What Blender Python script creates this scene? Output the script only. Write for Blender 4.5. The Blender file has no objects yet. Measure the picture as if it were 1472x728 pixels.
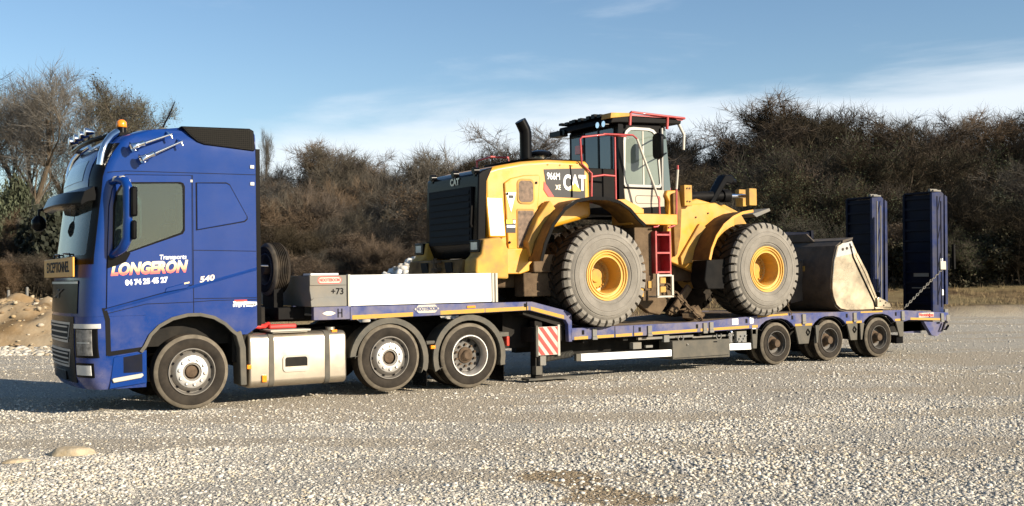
import bpy, math, random
import numpy as np
from mathutils import Vector, Matrix
from mathutils import noise as mnoise
R = math.radians
random.seed(7)
scene = bpy.context.scene
COL = scene.collection

# ------------------------------------------------------------------ camera
# world axes: x runs back along the lorry, y away from the near side, z up; origin under the near front wheel
CAM = Vector((-4.1277, -15.0883, 1.7697))
YAW, PITCH, ROLL, FPX = R(31.58), R(1.13), R(0.85), 1579.76
def cam_axes():
    c, s = math.cos(YAW), math.sin(YAW)
    M = Matrix(((c, -s, 0), (s, c, 0), (0, 0, 1)))
    cp, sp = math.cos(PITCH), math.sin(PITCH)
    Mp = Matrix(((1, 0, 0), (0, cp, sp), (0, -sp, cp)))
    cr, sr = math.cos(ROLL), math.sin(ROLL)
    Mr = Matrix(((cr, 0, -sr), (0, 1, 0), (sr, 0, cr)))
    return Mr @ Mp @ M
CM = cam_axes()
cd = bpy.data.cameras.new("camera")
cd.sensor_width = 36.0
cd.lens = FPX / 1472 * 36
cd.clip_start, cd.clip_end = 0.1, 3000
cam = bpy.data.objects.new("camera", cd)
COL.objects.link(cam)
cam.matrix_world = Matrix.Translation(CAM) @ Matrix((
    (CM[0][0], CM[2][0], -CM[1][0]), (CM[0][1], CM[2][1], -CM[1][1]), (CM[0][2], CM[2][2], -CM[1][2]))).to_4x4()
scene.camera = cam

# ------------------------------------------------------------------ light, sky, exposure
SUN_A, SUN_E = R(62), R(21.5)
sdir = Vector((math.cos(SUN_A) * math.cos(SUN_E), -math.sin(SUN_A) * math.cos(SUN_E), math.sin(SUN_E)))
sl = bpy.data.lights.new("sun", 'SUN')
sl.energy, sl.angle, sl.color = 5.0, R(0.53), (1.0, 0.875, 0.70)
so = bpy.data.objects.new("sun", sl)
COL.objects.link(so)
so.rotation_euler = (-sdir).to_track_quat('-Z', 'Y').to_euler()

world = bpy.data.worlds.new("World")
scene.world = world
world.use_nodes = True
wt = world.node_tree
for n in list(wt.nodes):
    wt.nodes.remove(n)
def WN(t, **k):
    n = wt.nodes.new(t)
    for a, b in k.items():
        setattr(n, a, b)
    return n
sky = WN('ShaderNodeTexSky', sky_type='NISHITA', sun_disc=False)
sky.sun_elevation = SUN_E
sky.sun_rotation = math.atan2(sdir.x, sdir.y)
sky.altitude, sky.air_density, sky.dust_density, sky.ozone_density = 250, 1.0, 0.5, 2.0
SKY_STRENGTH = 0.074
tc = WN('ShaderNodeTexCoord')
sep = WN('ShaderNodeSeparateXYZ')
wt.links.new(tc.outputs['Generated'], sep.inputs[0])
mp = WN('ShaderNodeMapping')
mp.inputs['Scale'].default_value = (2.2, 2.2, 11.0)
mp.inputs['Location'].default_value = (0.35, 0.1, 0.3)
wt.links.new(tc.outputs['Generated'], mp.inputs[0])
nz = WN('ShaderNodeTexNoise')
nz.inputs['Scale'].default_value = 1.5
nz.inputs['Detail'].default_value = 7
nz.inputs['Roughness'].default_value = 0.55
nz.inputs['Distortion'].default_value = 0.4
wt.links.new(mp.outputs[0], nz.inputs['Vector'])
def WM(op, a, b=None, c=None, clamp=False):
    n = WN('ShaderNodeMath', operation=op, use_clamp=clamp)
    for i, x in enumerate((a, b, c)):
        if x is None:
            continue
        if isinstance(x, (int, float)):
            n.inputs[i].default_value = x
        else:
            wt.links.new(x, n.inputs[i])
    return n.outputs[0]
def WR(x, a, b, to0=0.0, to1=1.0):
    n = WN('ShaderNodeMapRange', interpolation_type='SMOOTHSTEP')
    wt.links.new(x, n.inputs[0])
    for i, v in enumerate((a, b, to0, to1)):
        n.inputs[i + 1].default_value = v
    return n.outputs[0]
elev = sep.outputs[2]
# a low bank of cloud along the horizon, thicker towards +x
bank = WM('MULTIPLY', WR(elev, 0.195, 0.11), WR(elev, -0.02, 0.06))
side = WR(sep.outputs[0], 0.16, 0.50, 0.12, 1.0)
edge = WM('MULTIPLY_ADD', nz.outputs[0], 1.0, WM('MULTIPLY_ADD', WM('MULTIPLY', bank, side), 0.80, -0.28))
cov = WR(edge, 0.40, 0.86)
cov = WM('MULTIPLY', cov, WR(elev, 0.26, 0.17))
wisp = WM('MULTIPLY', WR(nz.outputs[0], 0.56, 0.8, 0.0, 0.35), WR(elev, 0.5, 0.2, 0.5, 1.0))
cov = WM('MAXIMUM', WM('MULTIPLY', cov, 0.78), wisp)
cmix = WN('ShaderNodeMixRGB')
cmix.inputs[2].default_value = (7.0, 7.4, 7.8, 1)
wt.links.new(cov, cmix.inputs[0])
hsv = WN('ShaderNodeHueSaturation')
hsv.inputs['Saturation'].default_value = 1.08
wt.links.new(sky.outputs[0], hsv.inputs['Color'])
wt.links.new(hsv.outputs[0], cmix.inputs[1])
bg = WN('ShaderNodeBackground')
bg.inputs[1].default_value = SKY_STRENGTH
wt.links.new(cmix.outputs[0], bg.inputs[0])
wo = WN('ShaderNodeOutputWorld')
wt.links.new(bg.outputs[0], wo.inputs[0])

scene.view_settings.view_transform = 'Standard'
scene.view_settings.look = 'None'
scene.view_settings.exposure = 0.98
scene.view_settings.gamma = 1.0

# ------------------------------------------------------------------ materials
def mat(name, col, rough=0.5, metal=0.0, coat=0.0, var=0.0, vscale=6.0, dirt=None, damt=0.0, dscale=3.0, bump=0.0, bscale=40.0, spec=0.5, low_dirt=None):
    m = bpy.data.materials.new(name)
    m.use_nodes = True
    nt = m.node_tree
    b = nt.nodes['Principled BSDF']
    b.inputs['Base Color'].default_value = (*col, 1)
    b.inputs['Roughness'].default_value = rough
    b.inputs['Metallic'].default_value = metal
    b.inputs['Specular IOR Level'].default_value = spec
    b.inputs['Coat Weight'].default_value = coat
    b.inputs['Coat Roughness'].default_value = 0.05
    L = nt.links
    tcn = nt.nodes.new('ShaderNodeTexCoord')
    out = None
    if var:
        n = nt.nodes.new('ShaderNodeTexNoise'); n.inputs['Scale'].default_value = vscale; n.inputs['Detail'].default_value = 6
        L.new(tcn.outputs['Object'], n.inputs['Vector'])
        r = nt.nodes.new('ShaderNodeMapRange'); r.inputs[1].default_value = 0.3; r.inputs[2].default_value = 0.7
        r.inputs[3].default_value = 1 - var; r.inputs[4].default_value = 1 + var
        L.new(n.outputs[0], r.inputs[0])
        x = nt.nodes.new('ShaderNodeMixRGB'); x.blend_type = 'MULTIPLY'; x.inputs[0].default_value = 1
        x.inputs[1].default_value = (*col, 1)
        L.new(r.outputs[0], x.inputs[2]); out = x.outputs[0]
    if dirt:
        n = nt.nodes.new('ShaderNodeTexNoise'); n.inputs['Scale'].default_value = dscale; n.inputs['Detail'].default_value = 9; n.inputs['Roughness'].default_value = 0.65
        L.new(tcn.outputs['Object'], n.inputs['Vector'])
        r = nt.nodes.new('ShaderNodeMapRange'); r.inputs[1].default_value = 0.38; r.inputs[2].default_value = 0.68
        r.inputs[3].default_value = 0.0; r.inputs[4].default_value = damt
        L.new(n.outputs[0], r.inputs[0])
        f = r.outputs[0]
        if low_dirt:   # road dust thickest low down on the bodywork
            sp = nt.nodes.new('ShaderNodeSeparateXYZ'); L.new(tcn.outputs['Object'], sp.inputs[0])
            rr = nt.nodes.new('ShaderNodeMapRange'); rr.inputs[1].default_value = low_dirt[0]; rr.inputs[2].default_value = low_dirt[1]
            rr.inputs[3].default_value = 1.0; rr.inputs[4].default_value = 0.12
            L.new(sp.outputs[2], rr.inputs[0])
            mm = nt.nodes.new('ShaderNodeMath'); mm.operation = 'MULTIPLY'; L.new(f, mm.inputs[0]); L.new(rr.outputs[0], mm.inputs[1]); f = mm.outputs[0]
        x = nt.nodes.new('ShaderNodeMixRGB'); x.inputs[1].default_value = (*col, 1); x.inputs[2].default_value = (*dirt, 1)
        if out: L.new(out, x.inputs[1])
        L.new(f, x.inputs[0]); out = x.outputs[0]
        rm = nt.nodes.new('ShaderNodeMapRange'); rm.inputs[3].default_value = rough; rm.inputs[4].default_value = min(1, rough + 0.5)
        L.new(f, rm.inputs[0]); L.new(rm.outputs[0], b.inputs['Roughness'])
    if out:
        L.new(out, b.inputs['Base Color'])
    if bump:
        n = nt.nodes.new('ShaderNodeTexNoise'); n.inputs['Scale'].default_value = bscale; n.inputs['Detail'].default_value = 5
        L.new(tcn.outputs['Object'], n.inputs['Vector'])
        bp = nt.nodes.new('ShaderNodeBump'); bp.inputs['Strength'].default_value = bump; bp.inputs['Distance'].default_value = 0.02
        L.new(n.outputs[0], bp.inputs['Height']); L.new(bp.outputs[0], b.inputs['Normal'])
    return m
DUST = (0.25, 0.20, 0.135)
M = {}
M['blue'] = mat('blue_paint', (0.003, 0.030, 0.165), 0.16, 0.0, 0.10, spec=0.28, var=0.05, vscale=2, dirt=DUST, damt=0.30, dscale=2.2, low_dirt=(0.5, 1.6))
M['blue_plain'] = mat('blue_panel_paint', (0.003, 0.030, 0.165), 0.18, 0.0, 0.10, spec=0.28, var=0.04)
M['trailer_blue'] = mat('trailer_blue_paint', (0.036, 0.052, 0.165), 0.35, 0.0, 0.0, spec=0.25, var=0.15, vscale=5, dirt=DUST, damt=0.5, dscale=3)
M['navy'] = mat('navy_shaded_ramp_paint', (0.0008, 0.003, 0.013), 0.45, 0.0, 0.0, spec=0.10, var=0.25, vscale=4, dirt=(0.016, 0.014, 0.012), damt=0.35, dscale=2.5)  # ramp paint, the shade of its front faces put into the colour; navy elsewhere
M['yellow'] = mat('yellow_machine_paint', (0.56, 0.262, 0.016), 0.3, 0.0, 0.15, var=0.10, vscale=3, dirt=(0.33, 0.22, 0.10), damt=0.40, dscale=2.2)
M['yellow_dirty'] = mat('dusty_yellow_paint', (0.50, 0.28, 0.045), 0.55, 0.0, 0.0, spec=0.2, var=0.12, vscale=3, dirt=(0.24, 0.16, 0.085), damt=0.85, dscale=2.4)
M['mud_yellow'] = mat('muddy_fender_paint', (0.22, 0.115, 0.025), 0.6, 0.0, 0.0, var=0.2, vscale=4, spec=0.25, dirt=(0.075, 0.045, 0.022), damt=0.9, dscale=2.8)
M['brown'] = mat('mud_caked_steel', (0.085, 0.058, 0.036), 0.85, 0.0, 0.0, var=0.3, vscale=6, spec=0.15, dirt=(0.16, 0.115, 0.07), damt=0.7, dscale=5, bump=0.25)
M['black'] = mat('black_plastic', (0.004, 0.004, 0.0045), 0.25, var=0.2, spec=0.10)
M['black_dusty'] = mat('black_dusty_metal', (0.005, 0.005, 0.0055), 0.5, var=0.2, spec=0.06, dirt=(0.028, 0.024, 0.019), damt=0.3, dscale=3)
M['chassis'] = mat('chassis_dark', (0.010, 0.0095, 0.009), 0.75, var=0.3, spec=0.15, dirt=(0.05, 0.042, 0.031), damt=0.35, dscale=4)
M['grey'] = mat('grey_plastic', (0.085, 0.082, 0.071), 0.7, var=0.12, vscale=4, spec=0.1, dirt=(0.17, 0.14, 0.10), damt=0.35, dscale=4)
M['greybox'] = mat('grey_toolbox_paint', (0.15, 0.15, 0.14), 0.55, spec=0.2, var=0.1, vscale=4, dirt=DUST, damt=0.45, dscale=3)
M['white'] = mat('white_paint', (0.82, 0.82, 0.80), 0.4, var=0.02, dirt=(0.55, 0.52, 0.46), damt=0.16, dscale=1.5)
M['white_edge'] = mat('grey_white_metal', (0.42, 0.40, 0.34), 0.5, var=0.15, dirt=DUST, damt=0.35)
M['chrome'] = mat('chrome', (0.86, 0.86, 0.86), 0.09, 1.0)
M['alu'] = mat('brushed_aluminium', (0.50, 0.45, 0.37), 0.33, 0.9, var=0.10, vscale=3, dirt=(0.20, 0.155, 0.10), damt=0.45, dscale=2.5)
M['steel'] = mat('painted_silver_rim', (0.17, 0.16, 0.145), 0.42, 0.35, var=0.15, vscale=6, dirt=(0.09, 0.072, 0.052), damt=0.6, dscale=6)
M['polish'] = mat('polished_hub', (0.80, 0.79, 0.77), 0.28, 0.8, var=0.05, dirt=DUST, damt=0.15)
M['tyre'] = mat('tyre_rubber', (0.022, 0.019, 0.016), 0.8, var=0.2, vscale=8, spec=0.08, dirt=(0.060, 0.050, 0.039), damt=0.5, dscale=3.5)
M['tyre_edge'] = mat('dusty_tyre_edge', (0.13, 0.112, 0.086), 0.9, var=0.3, vscale=9, spec=0.1)
M['tread'] = mat('tread_rubber', (0.014, 0.013, 0.012), 0.85, spec=0.06, var=0.25, vscale=8, dirt=(0.09, 0.07, 0.05), damt=0.5, dscale=5)
M['bigtyre'] = mat('dusty_loader_tyre', (0.205, 0.190, 0.165), 0.92, var=0.14, vscale=5, spec=0.1, dirt=(0.13, 0.118, 0.10), damt=0.5, dscale=3, bump=0.15)
M['bigtread'] = mat('loader_tread_rubber', (0.024, 0.021, 0.018), 0.95, var=0.3, vscale=7, spec=0.1, dirt=(0.07, 0.055, 0.04), damt=0.5, dscale=5)
M['hubtan'] = mat('rusty_hub', (0.085, 0.060, 0.040), 0.8, spec=0.1, var=0.25, vscale=15)
M['glass'] = mat('dark_cab_glass', (0.085, 0.115, 0.115), 0.04, 0.0, 0.0, spec=0.9)
M['glass_side'] = mat('side_window_glass', (0.10, 0.125, 0.118), 0.05, 0.0, 0.0, var=0.05, spec=0.6)
M['glass_cab'] = mat('pale_loader_glass', (0.15, 0.18, 0.155), 0.06, 0.0, 0.0, var=0.12, vscale=1.5, spec=0.7)
M['yellow_gloss'] = mat('glossy_glare_paint', (0.56, 0.262, 0.016), 0.26, 0.0, 0.5, var=0.05, vscale=3)  # glossier copy of the machine yellow for the added glare panel
M['glass_dark'] = mat('dark_loader_glass', (0.022, 0.032, 0.038), 0.05, 0.0, 0.0, spec=0.8)
M['lamp'] = mat('clear_lamp_lens', (0.55, 0.55, 0.53), 0.12, 0.2, var=0.1, vscale=12)
M['lamp_dark'] = mat('headlamp_lens', (0.20, 0.20, 0.195), 0.1, 0.3, var=0.5, vscale=16)
M['amber'] = mat('amber_lens', (0.80, 0.24, 0.01), 0.2, 0.0, 0.5)
M['redlens'] = mat('red_lens', (0.55, 0.04, 0.02), 0.25, 0.0, 0.5)
M['red'] = mat('red_paint', (0.36, 0.016, 0.022), 0.4, 0.0, 0.2, var=0.15, dirt=(0.3, 0.16, 0.12), damt=0.35, dscale=6)
M['tape'] = mat('yellow_reflective_tape', (0.48, 0.28, 0.04), 0.55, spec=0.15, var=0.12, vscale=8, dirt=(0.22, 0.17, 0.10), damt=0.7, dscale=8)
M['ink'] = mat('black_lettering', (0.004, 0.004, 0.005), 0.6, spec=0.1)
M['whitetxt'] = mat('white_lettering', (0.82, 0.82, 0.80), 0.45)
M['redtxt'] = mat('red_lettering', (0.50, 0.03, 0.02), 0.45)
M['plate'] = mat('amber_board', (0.55, 0.27, 0.03), 0.5, var=0.08)
M['decal'] = mat('charcoal_decal', (0.016, 0.017, 0.019), 0.45, var=0.1, spec=0.3)
M['mud_fender'] = mat('mud_splashed_fender', (0.125, 0.070, 0.022), 0.65, 0.0, 0.0, spec=0.1, var=0.25, vscale=4, dirt=(0.055, 0.034, 0.018), damt=0.9, dscale=2.8)
M['door_alu'] = mat('grey_door_frame', (0.25, 0.25, 0.24), 0.4, 0.4, var=0.08, dirt=DUST, damt=0.25)
M['beige'] = mat('beige_cab_panel', (0.36, 0.32, 0.25), 0.5, var=0.08, dirt=DUST, damt=0.3)
M['wood'] = mat('worn_deck_timber', (0.16, 0.115, 0.075), 0.85, var=0.3, vscale=5)
M['bucketside'] = mat('worn_bucket_steel', (0.52, 0.45, 0.34), 0.26, 0.95, var=0.30, vscale=2.5, dirt=(0.34, 0.25, 0.14), damt=0.5, dscale=2, bump=0.35, bscale=2.2)
M['bucketback'] = mat('dark_bucket_shell', (0.060, 0.050, 0.041), 0.7, var=0.35, vscale=4, spec=0.3, dirt=(0.13, 0.10, 0.07), damt=0.6, dscale=5, bump=0.15)
M['cable'] = mat('red_cable', (0.5, 0.03, 0.025), 0.5)
M['rustmesh'] = mat('rusty_mesh_guard', (0.13, 0.085, 0.055), 0.7, var=0.5, vscale=16)
def clear_glass(name, tint, base):
    m = bpy.data.materials.new(name); m.use_nodes = True; nt = m.node_tree; L = nt.links
    for n in list(nt.nodes): nt.nodes.remove(n)
    o = nt.nodes.new('ShaderNodeOutputMaterial'); t = nt.nodes.new('ShaderNodeBsdfTransparent'); t.inputs[0].default_value = (*tint, 1)
    g = nt.nodes.new('ShaderNodeBsdfGlossy'); g.inputs['Roughness'].default_value = 0.02
    f = nt.nodes.new('ShaderNodeFresnel'); f.inputs[0].default_value = 1.45
    d = nt.nodes.new('ShaderNodeBsdfDiffuse'); d.inputs[0].default_value = (*base, 1)     # pale grey-green film over the pane
    a = nt.nodes.new('ShaderNodeMixShader'); a.inputs[0].default_value = 0.085; L.new(t.outputs[0], a.inputs[1]); L.new(d.outputs[0], a.inputs[2])
    b = nt.nodes.new('ShaderNodeMixShader'); L.new(f.outputs[0], b.inputs[0]); L.new(a.outputs[0], b.inputs[1]); L.new(g.outputs[0], b.inputs[2])
    L.new(b.outputs[0], o.inputs[0]); return m
M['clear'] = clear_glass('tinted_cab_glass', (0.58, 0.70, 0.68), (0.38, 0.43, 0.41))
M['silver'] = mat('silver_trim', (0.42, 0.42, 0.41), 0.35, 0.5, var=0.08)
M['ramp_sunlit'] = mat('sunlit_blue_ramp_side', (0.003, 0.012, 0.065), 0.45, 0.0, 0.0, spec=0.2, var=0.3, vscale=5, dirt=(0.06, 0.055, 0.045), damt=0.5, dscale=4)  # lighter copy of the ramp blue, sunlight on near sides put into the colour
M['seat'] = mat('grey_seat_fabric', (0.06, 0.06, 0.062), 0.9, var=0.2)
M['trim'] = mat('beige_cab_trim', (0.075, 0.082, 0.080), 0.85, spec=0.1, var=0.1)
# gradient lettering: cream above, coral below, as the lettering itself is printed
def grad_mat():
    m = mat('sunset_lettering', (0.8, 0.7, 0.45), 0.45)
    nt = m.node_tree; b = nt.nodes['Principled BSDF']
    t = nt.nodes.new('ShaderNodeTexCoord'); s = nt.nodes.new('ShaderNodeSeparateXYZ'); nt.links.new(t.outputs['Generated'], s.inputs[0])
    r = nt.nodes.new('ShaderNodeValToRGB'); e = r.color_ramp.elements
    e[0].position, e[0].color = 0.1, (0.75, 0.10, 0.08, 1)
    e[1].position, e[1].color = 0.8, (0.82, 0.74, 0.42, 1)
    k = r.color_ramp.elements.new(0.42); k.color = (0.80, 0.42, 0.20, 1)
    nt.links.new(s.outputs[1], r.inputs[0]); nt.links.new(r.outputs[0], b.inputs['Base Color'])
    return m
M['sunset'] = grad_mat()
# perforated roof deflector
def mesh_mat():
    m = mat('perforated_mesh', (0.02, 0.02, 0.02), 0.6, spec=0.06)
    nt = m.node_tree; b = nt.nodes['Principled BSDF']
    t = nt.nodes.new('ShaderNodeTexCoord'); v = nt.nodes.new('ShaderNodeTexVoronoi'); v.inputs['Scale'].default_value = 36; v.inputs['Randomness'].default_value = 0.1
    nt.links.new(t.outputs['Object'], v.inputs['Vector'])
    r = nt.nodes.new('ShaderNodeValToRGB'); r.color_ramp.elements[0].position = 0.25; r.color_ramp.elements[1].position = 0.5
    r.color_ramp.elements[0].color = (0.002, 0.002, 0.002, 1); r.color_ramp.elements[1].color = (0.014, 0.013, 0.011, 1)
    nt.links.new(v.outputs['Distance'], r.inputs[0]); nt.links.new(r.outputs[0], b.inputs['Base Color'])
    return m
M['meshmat'] = mesh_mat()

# ------------------------------------------------------------------ mesh helpers
ORIG = {}
def prop(o, label=None, cat=None, group=None, kind=None):
    if label: o['label'] = label
    if cat: o['category'] = cat
    if group: o['group'] = group
    if kind: o['kind'] = kind
    return o
def thing(name, label, cat, loc, group=None):
    o = bpy.data.objects.new(name, None); COL.objects.link(o)
    o.location = loc; o.empty_display_size = 0.3
    ORIG[o.name] = Vector(loc)
    return prop(o, label, cat, group)
def attach(o, parent, world=True):
    COL.objects.link(o)
    if parent is not None:
        o.parent = parent
        if world:
            o.location = -ORIG[parent.name]
    ORIG[o.name] = Vector((0, 0, 0)) if world else ORIG.get(parent.name, Vector((0, 0, 0)))
    return o
class MB:
    def __init__(s):
        s.v, s.f, s.m = [], [], []
        s.mi = 0
    def add(s, vs, fs):
        n = len(s.v); s.v += [tuple(v) for v in vs]
        for f in fs:
            s.f.append([i + n for i in f]); s.m.append(s.mi)
        return s
    def box(s, x0, x1, y0, y1, z0, z1):
        vs = [(x, y, z) for x in (x0, x1) for y in (y0, y1) for z in (z0, z1)]
        return s.add(vs, [(0, 1, 3, 2), (4, 6, 7, 5), (0, 4, 5, 1), (2, 3, 7, 6), (0, 2, 6, 4), (1, 5, 7, 3)])
    def prism(s, pts, a, b, axis='y'):
        n = len(pts)
        area = sum(pts[i][0] * pts[(i + 1) % n][1] - pts[(i + 1) % n][0] * pts[i][1] for i in range(n))
        if (area < 0) != (axis == 'x' or axis == 'z'):
            pass
        def P(p, t):
            return (p[0], t, p[1]) if axis == 'y' else ((t, p[0], p[1]) if axis == 'x' else (p[0], p[1], t))
        vs = [P(p, a) for p in pts] + [P(p, b) for p in pts]
        fs = [list(range(n)), list(range(2 * n - 1, n - 1, -1))] + [(i, n + i, n + (i + 1) % n, (i + 1) % n) for i in range(n)]
        if (area < 0) ^ (axis != 'y'):
            fs = [f[::-1] for f in fs]
        return s.add(vs, fs)
    def ring(s, outer, inner, a, b):
        n = len(outer)
        vs = [(p[0], a, p[1]) for p in outer] + [(p[0], a, p[1]) for p in inner] + [(p[0], b, p[1]) for p in outer] + [(p[0], b, p[1]) for p in inner]
        fs = []
        for i in range(n):
            j = (i + 1) % n
            fs += [(i, j, n + j, n + i), (2 * n + j, 2 * n + i, 3 * n + i, 3 * n + j), (i, 2 * n + i, 2 * n + j, j), (n + i, n + j, 3 * n + j, 3 * n + i)]
        return s.add(vs, fs)
    def band(s, pts, th, a, b, flip=1):
        """sheet of thickness th following the open polyline pts (x,z), extruded from y=a to y=b"""
        off = []
        for i, p in enumerate(pts):
            q0, q1 = pts[max(0, i - 1)], pts[min(len(pts) - 1, i + 1)]
            dx, dz = q1[0] - q0[0], q1[1] - q0[1]; l = math.hypot(dx, dz) or 1
            off.append((p[0] - flip * dz / l * th, p[1] + flip * dx / l * th))
        n = len(pts)
        vs = [(p[0], a, p[1]) for p in pts] + [(p[0], a, p[1]) for p in off] + [(p[0], b, p[1]) for p in pts] + [(p[0], b, p[1]) for p in off]
        fs = []
        for i in range(n - 1):
            j = i + 1
            fs += [(i, j, n + j, n + i), (2 * n + j, 2 * n + i, 3 * n + i, 3 * n + j), (i, 2 * n + i, 2 * n + j, j), (n + j, 3 * n + j, 3 * n + i, n + i)]
        fs += [(0, n, 3 * n, 2 * n), (n - 1, 3 * n - 1, 4 * n - 1, 2 * n - 1)]
        return s.add(vs, fs)
    def tube(s, pts, r, n=8, cap=True):
        pts = [Vector(p) for p in pts]
        rs = r if isinstance(r, (list, tuple)) else [r] * len(pts)
        rings, up = [], None
        for i, p in enumerate(pts):
            d = (pts[min(i + 1, len(pts) - 1)] - pts[max(i - 1, 0)]).normalized()
            if up is None:
                up = d.orthogonal().normalized()
            up = (up - d * up.dot(d))
            up = up.normalized() if up.length > 1e-6 else d.orthogonal().normalized()
            w = d.cross(up)
            rings.append([p + (up * math.cos(2 * math.pi * k / n) + w * math.sin(2 * math.pi * k / n)) * rs[i] for k in range(n)])
        vs = [v for q in rings for v in q]
        fs = [(i * n + k, i * n + (k + 1) % n, (i + 1) * n + (k + 1) % n, (i + 1) * n + k) for i in range(len(pts) - 1) for k in range(n)]
        if cap:
            fs += [list(range(n))[::-1], [(len(pts) - 1) * n + k for k in range(n)]]
        return s.add(vs, fs)
    def cyl(s, p0, p1, r0, r1=None, n=16):
        return s.tube([p0, p1], [r0, r0 if r1 is None else r1], n)
    def lathe(s, prof, c=(0, 0, 0), n=48, closed=False):
        """profile of (radius, y), spun round the y axis through c"""
        vs, fs = [], []
        k = len(prof)
        for i in range(n):
            a = 2 * math.pi * i / n
            for r, y in prof:
                vs.append((c[0] + r * math.cos(a), c[1] + y, c[2] + r * math.sin(a)))
        for i in range(n):
            j = (i + 1) % n
            for t in range(k if closed else k - 1):
                u = (t + 1) % k
                fs.append((i * k + t, j * k + t, j * k + u, i * k + u))
        return s.add(vs, fs)
    def loft(s, secs, close_ends=True, loop=False):
        n = len(secs[0])
        vs = [p for q in secs for p in q]
        fs = []
        for i in range(len(secs) - 1):
            for k in range(n if loop else n - 1):
                l = (k + 1) % n
                fs.append((i * n + k, i * n + l, (i + 1) * n + l, (i + 1) * n + k))
        if close_ends:
            fs += [list(range(n))[::-1], [(len(secs) - 1) * n + k for k in range(n)]]
        return s.add(vs, fs)
    def mesh(s, name, mats, smooth=None):
        me = bpy.data.meshes.new(name)
        me.from_pydata(s.v, [], s.f)
        mats = mats if isinstance(mats, (list, tuple)) else [mats]
        for m in mats:
            me.materials.append(m)
        if len(mats) > 1:
            me.polygons.foreach_set('material_index', s.m)
        import bmesh
        bm = bmesh.new(); bm.from_mesh(me)
        bmesh.ops.recalc_face_normals(bm, faces=bm.faces)
        bm.to_mesh(me); bm.free()
        if smooth:
            me.polygons.foreach_set('use_smooth', [True] * len(me.polygons))
            me.set_sharp_from_angle(angle=R(smooth))
        me.update()
        return me
    def build(s, name, mats, parent=None, smooth=None, bevel=0.0, seg=2, world=True):
        o = bpy.data.objects.new(name, s.mesh(name, mats, smooth or (40 if bevel else None)))
        attach(o, parent, world)
        if bevel:
            b = o.modifiers.new('bevel', 'BEVEL'); b.width = bevel; b.segments = seg; b.limit_method = 'ANGLE'; b.angle_limit = R(35)
            b.harden_normals = False
        return o
def cut(o, cutters):
    """openings cut into a mesh; the result replaces its mesh"""
    for c in cutters:
        b = o.modifiers.new('cut', 'BOOLEAN'); b.operation = 'DIFFERENCE'; b.object = c; b.solver = 'EXACT'
    dg = bpy.context.evaluated_depsgraph_get()
    me = bpy.data.meshes.new_from_object(o.evaluated_get(dg))
    me.name = o.data.name; o.modifiers.clear(); o.data = me
def strip(mb, pts, w, a, b):
    """thin line of width w along the polyline pts (x,z) from y=a to y=b"""
    for (x0, z0), (x1, z1) in zip(pts, pts[1:]):
        l = math.hypot(x1 - x0, z1 - z0) or 1
        dx, dz = -(z1 - z0) / l * w / 2, (x1 - x0) / l * w / 2
        mb.prism([(x0 + dx, z0 + dz), (x1 + dx, z1 + dz), (x1 - dx, z1 - dz), (x0 - dx, z0 - dz)], a, b)
def rrect(x0, x1, z0, z1, r, n=4):
    out = []
    for cx, cz, a0 in ((x1 - r, z1 - r, 0), (x0 + r, z1 - r, 90), (x0 + r, z0 + r, 180), (x1 - r, z0 + r, 270)):
        for k in range(n + 1):
            a = R(a0 + 90 * k / n); out.append((cx + r * math.cos(a), cz + r * math.sin(a)))
    return out
def inset(poly, d):
    n = len(poly); cx = sum(p[0] for p in poly) / n; cz = sum(p[1] for p in poly) / n
    return [(p[0] + (cx - p[0]) * d / max(0.05, math.hypot(p[0] - cx, p[1] - cz)), p[1] + (cz - p[1]) * d / max(0.05, math.hypot(p[0] - cx, p[1] - cz))) for p in poly]
def text(name, body, size, loc, m, parent, face='-y', shear=0.0, fat=0.0, sx=1.0, ext=0.002, spacing=1.0, tilt=0.0):
    cu = bpy.data.curves.new(name, 'FONT')
    cu.body = body; cu.size = size; cu.shear = shear; cu.offset = fat; cu.extrude = ext; cu.align_x = 'CENTER'; cu.align_y = 'CENTER'; cu.space_character = spacing
    cu.resolution_u = 3
    t = bpy.data.objects.new(name, cu); COL.objects.link(t)
    dg = bpy.context.evaluated_depsgraph_get()
    me = bpy.data.meshes.new_from_object(t.evaluated_get(dg))
    bpy.data.objects.remove(t); bpy.data.curves.remove(cu)
    me.name = name
    me.transform(Matrix.Diagonal((sx, 1, 1, 1)))
    me.materials.clear(); me.materials.append(m)
    o = bpy.data.objects.new(name, me); attach(o, parent)
    rot = Matrix.Rotation(R(90), 4, 'X')
    if face == '-x':
        rot = Matrix.Rotation(R(-90), 4, 'Z') @ rot
    rot = rot @ Matrix.Rotation(tilt, 4, 'Z')
    o.rotation_euler = rot.to_euler()
    o.location = Vector(loc) - ORIG[parent.name] if parent is not None and parent.name in ORIG else Vector(loc)
    return o
def arc(cx, cz, r, a0, a1, n=16):
    return [(cx + r * math.cos(R(a0 + (a1 - a0) * k / n)), cz + r * math.sin(R(a0 + (a1 - a0) * k / n))) for k in range(n + 1)]
def spawn_wheel(parent, c, parts, far=False, name='wheel'):
    e = bpy.data.objects.new(name, None); COL.objects.link(e); e.parent = parent
    e.location = Vector(c) - ORIG[parent.name]; e.empty_display_size = 0.2
    if far:
        e.rotation_euler = (0, 0, math.pi)
    e.rotation_euler.y = random.uniform(0, 6.28)
    for nm, me in parts:
        o = bpy.data.objects.new(nm, me); COL.objects.link(o); o.parent = e
    return e
M['steel_dark'] = mat('grimy_rim', (0.085, 0.082, 0.076), 0.45, 0.3, var=0.2, vscale=6, dirt=(0.07, 0.055, 0.04), damt=0.7, dscale=6)
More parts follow.
